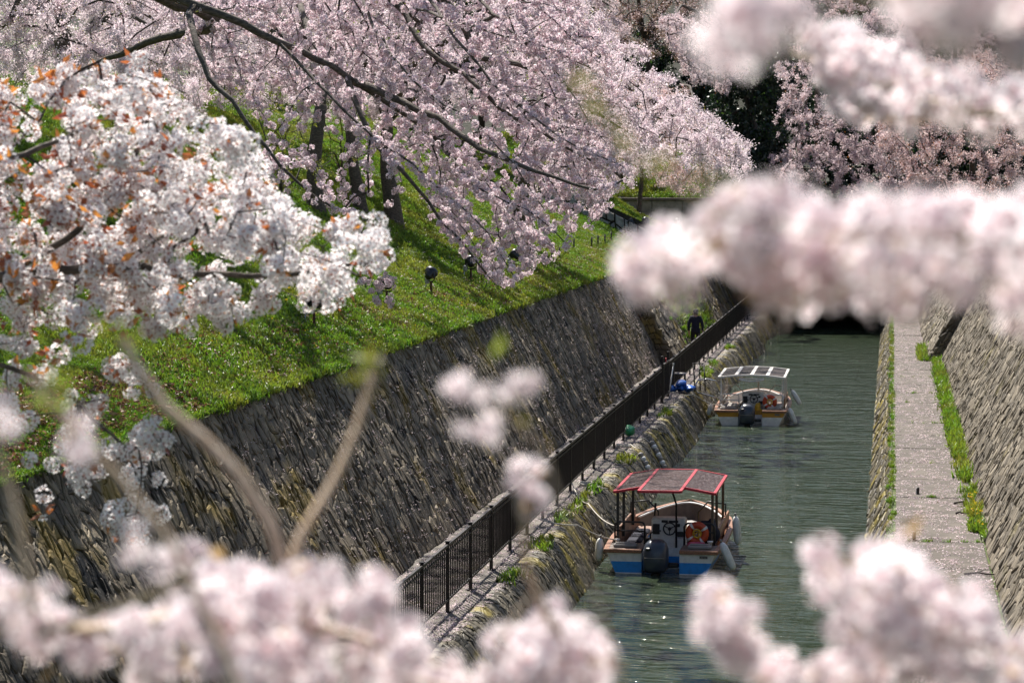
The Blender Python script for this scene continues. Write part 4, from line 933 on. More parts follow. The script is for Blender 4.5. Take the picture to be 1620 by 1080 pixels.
# ------------------------------------------------------------------ person on the path
def person(loc, rz):
    o = empty('person', loc, rz, label='person in navy jacket and cap walking away along the left path', cat='person')
    J = dict(pel=(0, 0, .93), wst=(0, .01, 1.08), chs=(0, .02, 1.30), nek=(0, .02, 1.46), hed=(0, .04, 1.56), top=(0, .04, 1.66),
             shl=(-.17, .01, 1.41), ell=(-.25, -.05, 1.13), wrl=(-.24, .06, .90), hal=(-.24, .09, .82), shr=(.17, .01, 1.41), elr=(.26, .0, 1.13), wrr=(.25, .16, .94), har=(.25, .20, .87),
             hpl=(-.10, 0, .90), knl=(-.11, .12, .50), anl=(-.11, .02, .10), tol=(-.12, .20, .04), hpr=(.10, 0, .90), knr=(.11, .02, .49), anr=(.11, -.16, .12), tor=(.12, .00, .035))
    Rr = dict(pel=.15, wst=.145, chs=.165, nek=.058, hed=.085, top=.07, shl=.085, ell=.058, wrl=.042, hal=.036, shr=.085, elr=.058, wrr=.042, har=.036, hpl=.10, knl=.068, anl=.05, tol=.04, hpr=.10, knr=.068, anr=.05, tor=.04)
    E_ = [('pel', 'wst'), ('wst', 'chs'), ('chs', 'nek'), ('nek', 'hed'), ('hed', 'top'), ('chs', 'shl'), ('shl', 'ell'), ('ell', 'wrl'), ('wrl', 'hal'), ('chs', 'shr'), ('shr', 'elr'), ('elr', 'wrr'), ('wrr', 'har'),
          ('pel', 'hpl'), ('hpl', 'knl'), ('knl', 'anl'), ('anl', 'tol'), ('pel', 'hpr'), ('hpr', 'knr'), ('knr', 'anr'), ('anr', 'tor')]
    ks = list(J)
    verts = [J[k] for k in ks]; edges = [(ks.index(a), ks.index(b2)) for a, b2 in E_]; rad = [Rr[k] for k in ks]
    for sd, hx, px_, zz in (('hal', -.24, -1, .82), ('har', .25, 1, .87)):     # five fingers each
        h = np.array(J[sd])
        for f_, (dx, ln) in enumerate(((-.028, .055), (-.010, .066), (.010, .062), (.026, .05))):
            a = len(verts); verts += [tuple(h + [0, dx, -.045]), tuple(h + [0, dx + .006, -.045 - ln])]; rad += [.010, .008]; edges += [(ks.index(sd), a), (a, a + 1)]
        a = len(verts); verts += [tuple(h + [-.012 * px_, .04, -.01]), tuple(h + [-.015 * px_, .062, -.045])]; rad += [.011, .009]; edges += [(ks.index(sd), a), (a, a + 1)]
    me = bpy.data.meshes.new('body'); me.from_pydata(verts, edges, []); tmp = bpy.data.objects.new('tmp', me); col.objects.link(tmp)
    sk = tmp.modifiers.new('s', 'SKIN'); 
    for i, r in enumerate(rad): me.skin_vertices[0].data[i].radius = (r, r * (.72 if ks[i:i + 1] and ks[i] in ('pel', 'wst', 'chs') else 1))
    me.skin_vertices[0].data[0].use_root = True
    tmp.modifiers.new('d', 'SUBSURF').levels = 2; sk.use_smooth_shade = True
    dg = bpy.context.evaluated_depsgraph_get(); bm_ = bpy.data.meshes.new_from_object(tmp.evaluated_get(dg)); bpy.data.objects.remove(tmp)
    for mt in ('navy', 'trouser', 'skin', 'black', 'hair'): bm_.materials.append(M[mt])
    for pl in bm_.polygons:
        c = pl.center
        if c.z < .13: k = 3
        elif abs(c.x) > .19 and c.z < .93: k = 2
        elif c.z < .90: k = 1
        elif c.z > 1.50: k = 4 if (c.y < .06 or c.z > 1.66) else 2
        elif c.z > 1.455 and abs(c.x) < .07: k = 2
        else: k = 0
        pl.material_index = k
    link('body', bm_, o)
    m_ = MB(); m_.lathe([(.098, 0), (.102, .04), (.09, .08), (.055, .11), (.0, .12)], 16, (0, .045, 1.61)); m_.prism([(-.075, .12), (.075, .12), (.055, .21), (-.055, .21)], 2, 1.61, 1.625); m_.build('cap', M['navy'], o)
    for x in (-.088, .088): m_ = MB(); m_.lathe([(.0, -.02), (.02, -.01), (.022, .0), (.012, .012)], 8, (x, .04, 1.575), np.array(Euler((0, math.pi / 2, 0)).to_matrix())); m_.build('ear', M['skin'], o)
    m_ = MB(); m_.prism([(-.012, .125), (.012, .125), (0, .155)], 2, 1.535, 1.575); m_.build('nose', M['skin'], o)
    for x in (-.03, .03): m_ = MB(); m_.box((x, .127, 1.585), (.022, .01, .010)); m_.build('eye', M['hair'], o)
    m_ = MB(); m_.box((0, .122, 1.508), (.045, .01, .008)); m_.build('mouth', M['rust'], o)
    m_ = MB(); t = np.arange(20) * 2 * np.pi / 20; m_.tube(np.stack([.165 * np.cos(t), .12 * np.sin(t) + .01, 0 * t + 1.02], 1), .018, 6, closed=True); m_.build('jacket_hem', M['navy'], o)
    return o
person((-6.98, 87.5, PATH_Z + .004), math.radians(-2))

# ------------------------------------------------------------------ lamps on the grass
def ground_at(px, py, Y0=30, Y1=112):
    for Y in np.arange(Y0, Y1, .25):
        q = P(px, py, Y)
        if q[0] < -9.4 and q[2] <= z_left(q[0], q[1]): return q
    q = P(px, py, 110.5); q[2] = z_left(q[0], q[1]); return q
LAMPS = [((497, 522), .3, 'leftmost black floodlight on a spike in the grass'), ((612, 487), -.2, 'black floodlight in the grass just right of the white blossom branch tip'), ((682, 468), -.9, 'black floodlight alone on sunlit grass above the wall'),
         ((745, 446), -.4, 'black floodlight half hidden by hanging pink blossom'), ((814, 432), .2, 'floodlight at the lower tip of the hanging pink blossom'), ((997, 376), .5, 'floodlight in front of the low block wall, left one'), ((1021, 371), -.4, 'floodlight in front of the low block wall, right one'), ((1071, 362), .0, 'small square floodlight on the grass below the concrete wall')]
for (px, py), rz, lab in LAMPS:
    g = ground_at(px, py); o = empty('floodlight', (g[0], g[1], z_left(g[0], g[1])), rz, label=lab, cat='floodlight', group='floodlights set in the grass bank'); o.scale = (1.28,) * 3
    m_ = MB(); m_.box((0, 0, .10), (.035, .035, .34), bev=.005); m_.build('spike', M['rust'], o)
    Rm = np.array(Euler((-.75, -.75, 0)).to_matrix())
    m_ = MB(); m_.lathe([(.03, -.16), (.06, -.15), (.075, -.06), (.12, -.02), (.125, .03), (.11, .035), (.10, .015)], 16, (0, 0, .42), Rm); m_.build('housing', M['lamp_black'], o)
    m_ = MB(); m_.tube([(-.13, 0, .42), (-.13, .0, .30), (-.06, 0, .26), (.06, 0, .26), (.13, 0, .30), (.13, 0, .42)], .012, 6); m_.build('bracket', M['lamp_black'], o)
    m_ = MB(); m_.box((-.12, -.02, .27), (.08, .07, .12), bev=.015); m_.tube([(-.12, -.04, .22), (-.14, -.05, .10), (-.12, -.02, .0)], .009, 5); m_.build('ballast_box', M['lamp_grey'], o)
# low wire fence on the grass
lf = empty('wire_fence', (0, 0, 0), label='low dark fence of short posts and wire crossing the grass', cat='fence')
prev = None
for px, py in ((873, 418), (885, 412), (908, 396), (936, 394), (946, 391), (957, 388), (967, 384)):
    g = ground_at(px, py, 60); z = z_left(g[0], g[1]); m_ = MB(); m_.tube([(g[0], g[1], z - .15), (g[0], g[1], z + .42)], .028, 8); m_.build('post', M['iron'], lf)
    if prev is not None and abs(px - prev[3]) < 26:
        for h in (.12, .24, .36): m_ = MB(); m_.tube([(prev[0], prev[1], prev[2] + h), (g[0], g[1], z + h)], .006, 4); m_.build('wire', M['iron'], lf)
    prev = (g[0], g[1], z, px)

# ------------------------------------------------------------------ trees
def auto_limbs(sk, fork, tips, rng, k, r0, r1, arch=.18):
    """main limbs from the fork towards well-spread tips"""
    c = [tips[rng.integers(len(tips))]]
    while len(c) < k:
        d = np.min([((tips - q) ** 2).sum(1) for q in c], 0); c.append(tips[int(np.argmax(d * rng.uniform(.4, 1, len(d))))])
    for q in c:
        v = q - fork; L = np.linalg.norm(v); mid = fork + v * .5 + np.array([0, 0, arch * L]) + rng.normal(0, .05 * L, 3)
        sk.limb([fork, fork + v * .22 + np.array([0, 0, arch * L * .7]), mid, fork + v * .85 + np.array([0, 0, arch * .3 * L])], r0, r1, .35, True, rng, .02)
def tree(name, label, base, fork, tips, seed, coll, per, off, scl, thr=.02, k=6, r_tr=.22, r_l=.10, step=.25, flow=None, group=None, cat='tree', limbs=None, bark='bark', extra=None, tip=.004, keep=None, sag=.08, bias=.5):
    rng = np.random.default_rng(seed); sk = Skeleton(); o = empty(name, base, label=label, cat=cat, group=group)
    base = np.array(base, float); fork = np.array(fork, float)
    mid = base + (fork - base) * .5 + rng.normal(0, .08, 3) * np.array([1, 1, 0])
    sk.limb([base - np.array([0, 0, .9]), base + (mid - base) * .3, mid, fork], r_tr, r_tr * .62, .35)
    nt = len(sk.chains); hh = sk.p[:sk.n, 2] - base[2]; sk.rmin[:sk.n] *= 1 + .5 * np.exp(-np.clip(hh + .3, 0, 9) / .4)     # root flare
    if limbs:
        for pts, a, b in limbs: sk.limb(pts, a, b, .3, True, rng, .012)
    else: auto_limbs(sk, fork, tips, rng, k, r_l, r_l * .35)
    sk.grow(tips, rng, flow, bias, step, .07, sag); sk.radii(tip)
    trunk_chain = sk.chains[:nt]; rest = sk.chains[nt:]
    sk.chains = trunk_chain; mt = sk.tubes()
    t_ = mt.build('trunk', M[bark], o); t_.matrix_parent_inverse = Matrix.Translation(-Vector(base))
    sk.chains = [c for c in rest if sk.r[c[1:]].max() >= .022]
    if sk.chains: q = sk.tubes().build('limbs', M[bark], o); q.matrix_parent_inverse = Matrix.Translation(-Vector(base))
    sk.chains = [c for c in rest if sk.r[c[1:]].max() < .022]
    if sk.chains: q = sk.tubes().build('twigs', M['twig'], o, kind='stuff'); q.matrix_parent_inverse = Matrix.Translation(-Vector(base))
    pts = sk.flowers(rng, thr, per, off)
    if keep is not None: pts = pts[keep(pts)]
    q = scatter('crown', pts, coll, rng, rng.uniform(scl[0], scl[1], len(pts)), o); q.matrix_parent_inverse = Matrix.Translation(-Vector(base))
    if extra:
        ec, frac, es = extra; sel = rng.random(len(pts)) < frac
        q = scatter('young_leaves', pts[sel] + rng.normal(0, off * .6, (sel.sum(), 3)), ec, rng, rng.uniform(es[0], es[1], sel.sum()), o); q.matrix_parent_inverse = Matrix.Translation(-Vector(base))
    return o, sk, pts
GL = 'cherry trees on the left bank'; GF = 'cherry trees on the far hillside'
def gp(x, y): return np.array([x, y, float(z_left(np.array(x), np.array(y)))])
FLOW = np.array([.75, -.15, -.62]); FLOW /= np.linalg.norm(FLOW)

# the big arching cherry: its trunk stands just outside the frame on the left
T1 = [(300, -60), (900, -60), (960, 60), (1000, 160), (1012, 285), (960, 330), (912, 395), (850, 425), (815, 462), (770, 440), (712, 380), (650, 305), (600, 240), (520, 205), (430, 165), (330, 125), (280, 60)]
T1b = [(330, 125), (430, 165), (520, 205), (600, 240), (650, 305), (560, 350), (470, 320), (400, 240)]
rt = np.random.default_rng(21)
tips = np.vstack([poly_tips(rt, T1, 960, 27.6, 34.5), poly_tips(rt, [(-150, -420), (700, -420), (700, -70), (-150, -70)], 330, 30, 43), poly_tips(rt, T1b, 26, 26, 29), poly_tips(rt, [(560, 395), (625, 420), (620, 505), (565, 490)], 12, 27, 28)])  # second polygon: unseen crown above the frame, added to shade the near bank
b1 = gp(-13.2, 25.5)
lim = [([b1 + [1.0, .3, 3.4], P(-60, -120, 27), P(120, -50, 27.3), P(310, 7, 27.6), P(383, 37, 27.8), P(440, 67, 28), P(500, 93, 28.2), P(573, 137, 28.4), P(650, 187, 28.7), P(700, 230, 29), P(753, 283, 29.2), P(800, 333, 29.4), P(840, 395, 29.5)], .088, .011),
       ([P(560, 130, 28.4), P(667, 175, 28), P(760, 233, 27.6), P(840, 267, 27.2), P(940, 300, 27), P(985, 285, 26.8)], .05, .012),
       ([P(300, 20, 27.5), P(305, 57, 27), P(333, 123, 26.7), P(367, 160, 26.5), P(423, 233, 26.4), P(470, 290, 26.4), P(530, 330, 26.5)], .045, .012),
       ([P(550, 125, 28.3), P(567, 173, 28), P(593, 227, 27.8), P(633, 267, 27.7), P(700, 350, 27.7), P(775, 440, 27.8)], .038, .01),
       ([b1 + [1.0, .3, 3.4], P(250, -160, 30), P(480, -90, 31), P(620, 3, 31), P(673, 77, 30.5), P(727, 113, 30.3), P(767, 147, 30), P(850, 210, 30), P(950, 262, 30)], .10, .014),
       ([P(480, -90, 31), P(640, -60, 32), P(723, 27, 32), P(760, 90, 32), P(820, 100, 31.8), P(900, 140, 31.6), P(985, 205, 31.5)], .08, .014),
       ([P(440, 67, 28), P(560, 190, 27.2), P(700, 300, 27), P(770, 370, 26.9), P(815, 440, 26.9)], .022, .006),
       ([P(640, -60, 31), P(720, 60, 28.6), P(800, 150, 28), P(890, 220, 27.8), P(1000, 270, 27.6)], .028, .006),
       ([P(700, -60, 31), P(800, 40, 28.6), P(870, 100, 28.2), P(930, 190, 28)], .026, .006),
       ([P(560, -50, 30), P(600, 60, 28), P(680, 150, 27.5), P(760, 200, 27.3), P(860, 330, 27.2)], .024, .006),
       ([P(700, 230, 29), P(760, 300, 27.3), P(830, 330, 27.1), P(895, 385, 27)], .018, .005),
       ([P(620, 3, 31), P(740, 40, 28.4), P(850, 70, 28.2), P(940, 110, 28.2)], .024, .006),
       ([P(120, -50, 27.3), P(340, 30, 29), P(255, 60, 30), P(130, 110, 31)], .10, .03)]
tree('cherry_tree', 'big pale pink cherry arching down across the upper middle from the left', b1, b1 + np.array([1.0, .3, 3.4]), tips, 31, V_MID, 19, .085, (.85, 1.3), .016, r_tr=.24, step=.16, flow=FLOW, limbs=lim, group=GL, extra=(V_GREEN, .012, (.15, .35)), sag=.06, bias=.7)
# trees whose trunks show on the bank
for i, (bp, w_, fk, poly, yr, n_, lab) in enumerate((
        ((624, 352), .26, (612, 190), [(430, -60), (880, -60), (900, 120), (760, 180), (600, 190), (450, 150)], (60, 71), 420, 'cherry tree with a stout dark trunk, rightmost of the trunks on the grass bank'),
        ((572, 338), .20, (552, 180), [(300, -60), (700, -60), (690, 140), (540, 190), (420, 160), (300, 120)], (66, 78), 380, 'cherry tree with a leaning dark trunk, middle of the trunks on the grass bank'),
        ((500, 335), .24, (508, 165), [(120, -60), (560, -60), (580, 130), (430, 180), (250, 150), (130, 120)], (62, 74), 420, 'cherry tree with a mossy trunk, left of the trunks on the grass bank'))):
    g = ground_at(*bp, 50); tips = poly_tips(np.random.default_rng(50 + i), poly, n_, *yr)
    tree('cherry_tree', lab, (g[0], g[1], z_left(g[0], g[1])), P(fk[0], fk[1], g[1]), tips, 60 + i, V_MIDFAR, 8.5, .12, (.7, 1.15), .03, k=6, r_tr=w_, r_l=.12, step=.3, group=GL, tip=.006, extra=(V_GREEN, .05, (.6, 1.0)))
for i, (bx, by, fk, poly, yr, n_, lab) in enumerate((
        (-15.6, 45.5, (82, -10), [(-80, -60), (420, -60), (420, 70), (300, 140), (120, 130), (-80, 120)], (41, 50), 430, 'cherry tree behind the white-flowered branches in the top left corner'),
        (-21.0, 60.0, (120, 60), [(-80, 40), (300, 40), (330, 200), (120, 220), (-80, 220)], (56, 66), 260, 'shaded cherry tree farther back behind the top left corner'),)):
    g = gp(bx, by); tips = poly_tips(np.random.default_rng(70 + i), poly, n_, *yr)
    if i == 0: tips = np.vstack([tips, poly_tips(np.random.default_rng(79), [(-80, -330), (860, -330), (860, -80), (-80, -60)], 620, 43, 58)])     # unseen crown added above the frame, spread wide to shade the grass
    tree('cherry_tree', lab, g, P(fk[0], fk[1], by), tips, 80 + i, V_MIDFAR, 9, .12, (.55, .95) if i == 0 else (.7, 1.1), .028, k=9 if i == 0 else 6, r_tr=.22, r_l=.10, step=.28, group=GL, tip=.005)
# farther arching cherry whose tip reaches over the canal
C_ = [(740, -60), (900, -60), (960, 35), (1040, 100), (1120, 180), (1192, 235), (1185, 292), (1110, 272), (1040, 255), (1005, 300), (940, 330), (860, 300), (800, 200)]
g = gp(-12.2, 79); tips = poly_tips(np.random.default_rng(90), C_, 760, 66, 80)
f_ = P(845, 150, 78)
lim = [([f_, P(900, 90, 77), P(1000, 140, 75), P(1100, 205, 73), P(1165, 248, 72)], .15, .03), ([f_, P(900, 60, 79), P(940, 20, 80)], .12, .04), ([f_, P(890, 190, 75), P(940, 235, 72), P(990, 290, 70)], .12, .03), ([f_, P(800, 60, 76), P(770, -20, 75)], .12, .04), ([f_, P(950, 150, 80), P(1050, 190, 79)], .1, .03)]
tree('cherry_tree', 'far pink cherry on the bank whose tip reaches over the canal', g, f_, tips, 91, V_MIDFAR, 8.5, .13, (.75, 1.2), .03, r_tr=.26, r_l=.14, step=.32, flow=FLOW, limbs=lim, group=GL, tip=.006)
g = gp(-11.45, 110.5); tips = poly_tips(np.random.default_rng(92), [(880, 160), (1000, 110), (1100, 170), (1150, 250), (1142, 300), (1080, 315), (1000, 262), (920, 262)], 420, 100, 112)
tree('cherry_tree', 'thin-trunked cherry with brownish-pink crown in front of the concrete wall', (g[0], g[1], z_left(g[0], g[1])), P(1015, 215, g[1]), tips, 93, V_ROSE, 6.5, .16, (.8, 1.3), .04, r_tr=.12, r_l=.09, step=.4, group=GL, tip=.007)
def hp(px, Y):
    q = P(px, 280, Y); return np.array([q[0], Y, float(z_hill(np.array(q[0]), np.array(Y)))])
FARS = [  # base px, base Y, fork, polygon, Y range, tips, leaves, label
    (1293, 131, (1293, 120), [(1222, 110), (1290, 40), (1420, 60), (1450, 200), (1440, 345), (1250, 345), (1215, 270), (1225, 190)], (119, 129), 520, V_FAR, 'pale cherry right of the dark evergreens above the tunnel'),
    (1540, 126, (1540, 180), [(1390, 110), (1650, 60), (1650, 345), (1430, 345), (1380, 240)], (112, 124), 620, V_ROSE, 'rosy cherry at the right edge above the foreground bough'),
    (1420, 150, (1420, 20), [(1130, -50), (1660, -50), (1660, 110), (1380, 110), (1280, 60), (1140, 80)], (138, 152), 620, V_FAR, 'cherry on the hillside filling the top right'),
    (1030, 140, (1020, 60), [(920, -50), (1150, -50), (1150, 70), (1060, 100), (960, 60)], (126, 138), 360, V_BROWN, 'brown-budded cherry on the hillside at the top middle'),
    (1150, 136, (1150, 130), [(1040, 20), (1165, 50), (1185, 110), (1150, 150), (1080, 120)], (116, 128), 300, V_FAR, 'whitish cherry on the hillside left of the dark gap'),
    (820, 130, (820, 20), [(640, -50), (980, -50), (1000, 60), (860, 110), (660, 100)], (112, 128), 380, V_FAR, 'cherry on the hillside behind the big arching tree')]
for i, (bx, by, fk, poly, yr, n_, cl, lab) in enumerate(FARS):
    tips = poly_tips(np.random.default_rng(100 + i), poly, n_, *yr)
    tree('cherry_tree', lab, hp(bx, by), P(fk[0], fk[1], by - 3), tips, 110 + i, cl, 4.6, .2, (.9, 1.5), .05, k=7, r_tr=.2, r_l=.13, step=.5, group=GF, tip=.009)
EVER = [(1190, 140, [(1130, 30), (1250, 30), (1262, 330), (1120, 330)], (128, 138), 420, 'dark evergreen in the gap above the tunnel'),
        (1330, 150, [(1230, 150), (1460, 150), (1460, 340), (1230, 340)], (138, 146), 420, 'dark evergreen behind the pale right-hand cherry'),
        (1560, 148, [(1430, 130), (1660, 130), (1660, 345), (1430, 345)], (134, 144), 420, 'dark evergreen behind the rosy cherry at the right edge'),
        (1060, 152, [(900, 20), (1150, 20), (1150, 300), (900, 240)], (142, 150), 420, 'dark evergreen behind the brown-budded cherry'),
        (1450, 175, [(1150, -60), (1660, -60), (1660, 160), (1150, 160)], (162, 174), 420, 'dark evergreen on the ridge behind the top right cherry'),
        (760, 150, [(600, -60), (950, -60), (950, 150), (600, 150)], (136, 148), 360, 'dark evergreen high behind the arching cherries')]
for i, (bx, by, poly, yr, n_, lab) in enumerate(EVER):
    tips = poly_tips(np.random.default_rng(130 + i), poly, n_, *yr); c = tips.mean(0)
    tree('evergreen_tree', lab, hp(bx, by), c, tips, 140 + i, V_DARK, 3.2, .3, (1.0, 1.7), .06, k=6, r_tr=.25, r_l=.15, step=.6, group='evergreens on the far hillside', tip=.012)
for i, (bx, by, lab) in enumerate(((-27, 92, 'dark evergreen at the top of the left bank, nearer one'), (-33, 76, 'dark evergreen at the top of the left bank, far left'), (-21, 104, 'dark evergreen at the top of the left bank, farther one'))):
    g = gp(bx, by); rr = np.random.default_rng(150 + i); t = rr.normal(size=(380, 3)); t /= np.linalg.norm(t, axis=1, keepdims=True); t *= rr.uniform(.5, 1, (380, 1)) ** .6
    tips = g + np.array([0, 0, 4.2]) + t * np.array([4.2, 4.2, 3.6])
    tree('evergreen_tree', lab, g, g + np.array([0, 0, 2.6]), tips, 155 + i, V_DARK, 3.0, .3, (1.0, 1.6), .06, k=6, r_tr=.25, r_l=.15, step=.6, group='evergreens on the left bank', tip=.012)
# young shoots on the bank below the pink tree
for i, (px, py, lab) in enumerate(((445, 335, 'young green-leaved shrub between the trunks on the bank, left one'), (540, 300, 'young green-leaved shrub between the trunks on the bank, right one'))):
    g = ground_at(px, py, 45); g = np.array([g[0], g[1], float(z_left(g[0], g[1]))]); rr = np.random.default_rng(170 + i)
    tips = g + np.stack([rr.normal(0, .8, 90), rr.normal(0, .8, 90), rr.uniform(.6, 3.0, 90)], 1)
    tree('shrub', lab, g, g + np.array([0, 0, .5]), tips, 175 + i, V_GREEN, 3.0, .12, (.5, .9), .03, k=5, r_tr=.04, r_l=.025, step=.25, group='shrubs on the left bank', cat='shrub')

# ------------------------------------------------------------------ the white-flowered branches (about 11 m away, upper left)
def place_parts(o, pts, coll, rng, scl, n_max, name):
    """the blossoms that show largest become objects, the rest one mass"""
    pr = proj(pts); vis = (pr[:, 0] > -20) & (pr[:, 0] < 1640) & (pr[:, 1] > -20) & (pr[:, 1] < 1100)
    rot = rng.uniform(0, 2 * np.pi, (len(pts), 3)); idx = rng.integers(0, coll['n'], len(pts)); sc_ = rng.uniform(scl[0], scl[1], len(pts))
    order = np.argsort(-np.where(vis, sc_ / pr[:, 2], -1))[:n_max]; order = order[vis[order]]
    ms = [bpy.data.meshes[m] for m in coll['mesh']]; base = np.array(o.location)
    for i in order:
        q = link(name, ms[idx[i]], o, loc=pts[i] - base, rot=rot[i]); q.scale = (sc_[i],) * 3
    rest = np.setdiff1d(np.arange(len(pts)), order)
    if len(rest): scatter('crown', pts[rest] - base, coll, rng, sc_[rest], o, rot=rot[rest], idx=idx[rest])
ra = np.random.default_rng(200)
A1 = [(-60, 125), (60, 130), (120, 112), (190, 82), (245, 97), (300, 172), (370, 197), (420, 252), (450, 332), (540, 347), (612, 347), (600, 440), (552, 492), (480, 478), (400, 500), (330, 552), (280, 525), (180, 520), (80, 560), (-60, 580)]
A2 = [(-40, 560), (60, 560), (180, 540), (270, 640), (270, 700), (235, 900), (180, 880), (70, 800), (0, 700)]
tips = np.vstack([poly_tips(ra, A1, 400, 10.3, 12.4), poly_tips(ra, A2, 64, 10.6, 11.6)])
ab = gp(-10.6, 8.6); ao = empty('cherry_tree', ab, label='white-flowered cherry with bronze young leaves reaching in from the left', cat='tree'); sk = Skeleton()
sk.limb([ab - np.array([0, 0, .3]), ab + np.array([.2, .1, 1.2]), ab + np.array([.8, .2, 2.3])], .2, .13)
for pts, a, b in (([ab + np.array([.8, .2, 2.3]), P(-900, 620, 9.2), P(-500, 540, 9.8), P(-200, 490, 10.4), P(0, 440, 10.9), P(180, 422, 11.1), P(330, 432, 11.2), P(460, 432, 11.3), P(590, 415, 11.4)], .09, .007),
                  ([P(0, 440, 10.9), P(100, 380, 11), P(160, 320, 11), P(225, 220, 11.2), P(240, 130, 11.3)], .022, .006),
                  ([P(-300, 510, 10.2), P(-180, 330, 10.3), P(0, 255, 10.6), P(120, 210, 10.9), P(200, 130, 11)], .03, .006),
                  ([P(-200, 490, 10.4), P(-60, 560, 10.8), P(70, 600, 11), P(150, 660, 11.1), P(215, 740, 11.1), P(225, 850, 11.1)], .018, .004),
                  ([P(180, 422, 11.1), P(280, 365, 11.4), P(370, 300, 11.7), P(440, 320, 11.8)], .016, .005)): sk.limb(pts, a, b, .12, True, ra, .006)
n0 = sk.n; sk.grow(tips, ra, np.array([.8, 0, -.2]), .4, .08, .08, .05); sk.radii(.0022, .40)
q = sk.tubes(.010).build('limbs', M['bark'], ao); q.matrix_parent_inverse = Matrix.Translation(-Vector(ab))
q = sk.tubes(0, .010).build('twigs', M['twig'], ao, kind='stuff'); q.matrix_parent_inverse = Matrix.Translation(-Vector(ab))
pts = sk.flowers(ra, .012, 14.5, .06); pr = proj(pts)
dens = in_poly(pr[:, 0], pr[:, 1], A1); sel = dens | (ra.random(len(pts)) < .5); pts = pts[sel]; pr = pr[sel]
place_parts(ao, pts, V_WHITE, ra, (.8, 1.2), 300, 'blossom_cluster')
w = np.clip(1.15 - pr[:, 0] / 420, .10, 1) * np.clip(1.2 - np.abs(pr[:, 1] - 240) / 420, .2, 1); sel = ra.random(len(pts)) < np.where(pr[:, 0] < 260, .8, .5) * w
scatter('bronze_leaves', pts[sel] + ra.normal(0, .03, (sel.sum(), 3)) - ab, V_BRONZE, ra, ra.uniform(.8, 1.3, sel.sum()), ao)

# ------------------------------------------------------------------ out-of-focus boughs right in front of the lens
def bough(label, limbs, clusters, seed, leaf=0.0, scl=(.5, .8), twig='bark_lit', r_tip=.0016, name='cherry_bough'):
    rng = np.random.default_rng(seed); sk = Skeleton()
    for pts, a, b in limbs: sk.limb([P(*q) for q in pts], a, b, .03, True, rng, .001)
    b0 = sk.p[0].copy(); o = empty(name, b0, label=label, cat='branch', group='blurred boughs close to the camera')
    tl = []
    for poly, n, y0, y1 in clusters:                              # blossoms sit in bunches on short spurs
        c = poly_tips(rng, poly, max(2, int(n / 2.6)), y0, y1); k = rng.integers(0, len(c), n); tl.append(c[k] + rng.normal(0, .008, (n, 3)))
    tips = np.vstack(tl) if clusters else np.zeros((0, 3))
    if len(tips): sk.grow(tips, rng, None, .5, .03, .06, .04)
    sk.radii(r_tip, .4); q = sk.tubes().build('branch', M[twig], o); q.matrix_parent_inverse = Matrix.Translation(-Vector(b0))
    if len(tips): place_parts(o, tips, V_NEAR, rng, scl, 300, 'blossom_cluster')
    if leaf and len(tips):
        sel = rng.random(len(tips)) < leaf; 
        for t in tips[sel]:
            g_ = leaf_geo(rng, .035, np.zeros(3), rng.normal(size=3)); me = mesh(g_[0], g_[1], [M['leaf_near']], attrs={'rad': ('POINT', g_[2])}); link('leaf', me, o, loc=t + rng.normal(0, .012, 3) - b0)
    return o, sk
def buds(o, pts, rng, n=5, L=.022, mat='leaf_young'):
    b0 = np.array(o.location)
    for p in pts:
        for k in range(n):
            d = rng.normal(size=3); d[2] += .6; g_ = leaf_geo(rng, L * rng.uniform(.7, 1.2), np.zeros(3), d); me = mesh(g_[0], g_[1], [M[mat]], attrs={'rad': ('POINT', g_[2])})
            link('leaf', me, o, loc=np.array(p) + rng.normal(0, .006, 3) - b0)
rb = np.random.default_rng(300)
F1 = [(992, 415), (1025, 385), (1095, 360), (1125, 322), (1200, 325), (1255, 305), (1330, 325), (1400, 358), (1480, 330), (1660, 345), (1660, 490), (1560, 492), (1500, 460), (1430, 485), (1395, 455), (1350, 452), (1260, 475), (1200, 440), (1100, 425), (1030, 440), (1000, 435)]
bough('blurred pale pink cherry bough across the right side in front of the tunnel', [([(2600, 520, 2.3), (2000, 440, 2.1), (1640, 410, 2.0), (1420, 400, 1.98), (1240, 395, 1.95), (1100, 400, 1.95), (1010, 410, 1.95)], .014, .003)], [(F1, 235, 1.8, 2.1)], 301, .10)
bough('blurred cherry bough in the upper right, above the long one', [([(2600, 60, 3.4), (2000, 120, 3.2), (1650, 180, 3.1), (1480, 165, 3.1), (1360, 120, 3.05), (1250, 85, 3.05)], .014, .003)],
      [([(1225, 75), (1330, 45), (1420, 95), (1490, 115), (1560, 145), (1660, 150), (1660, 200), (1560, 195), (1440, 185), (1355, 180), (1320, 145), (1250, 100)], 185, 2.9, 3.3)], 302, .10)
bough('very blurred cherry blossom in the top right corner', [([(2500, -300, 1.5), (1900, -100, 1.4), (1640, -10, 1.35), (1480, 0, 1.3), (1400, -10, 1.3)], .010, .003)],
      [([(1390, -50), (1660, -50), (1660, 70), (1570, 65), (1450, 35)], 34, 1.25, 1.45), ([(1150, 15), (1235, 5), (1235, 62), (1165, 65)], 6, 1.2, 1.3)], 303, .1)
F4 = [(-40, 915), (50, 930), (120, 985), (180, 965), (265, 965), (290, 880), (335, 850), (400, 885), (470, 905), (540, 915), (600, 935), (650, 990), (740, 1035), (800, 1080), (860, 1110), (330, 1110), (200, 1060), (90, 1030), (-40, 1000)]
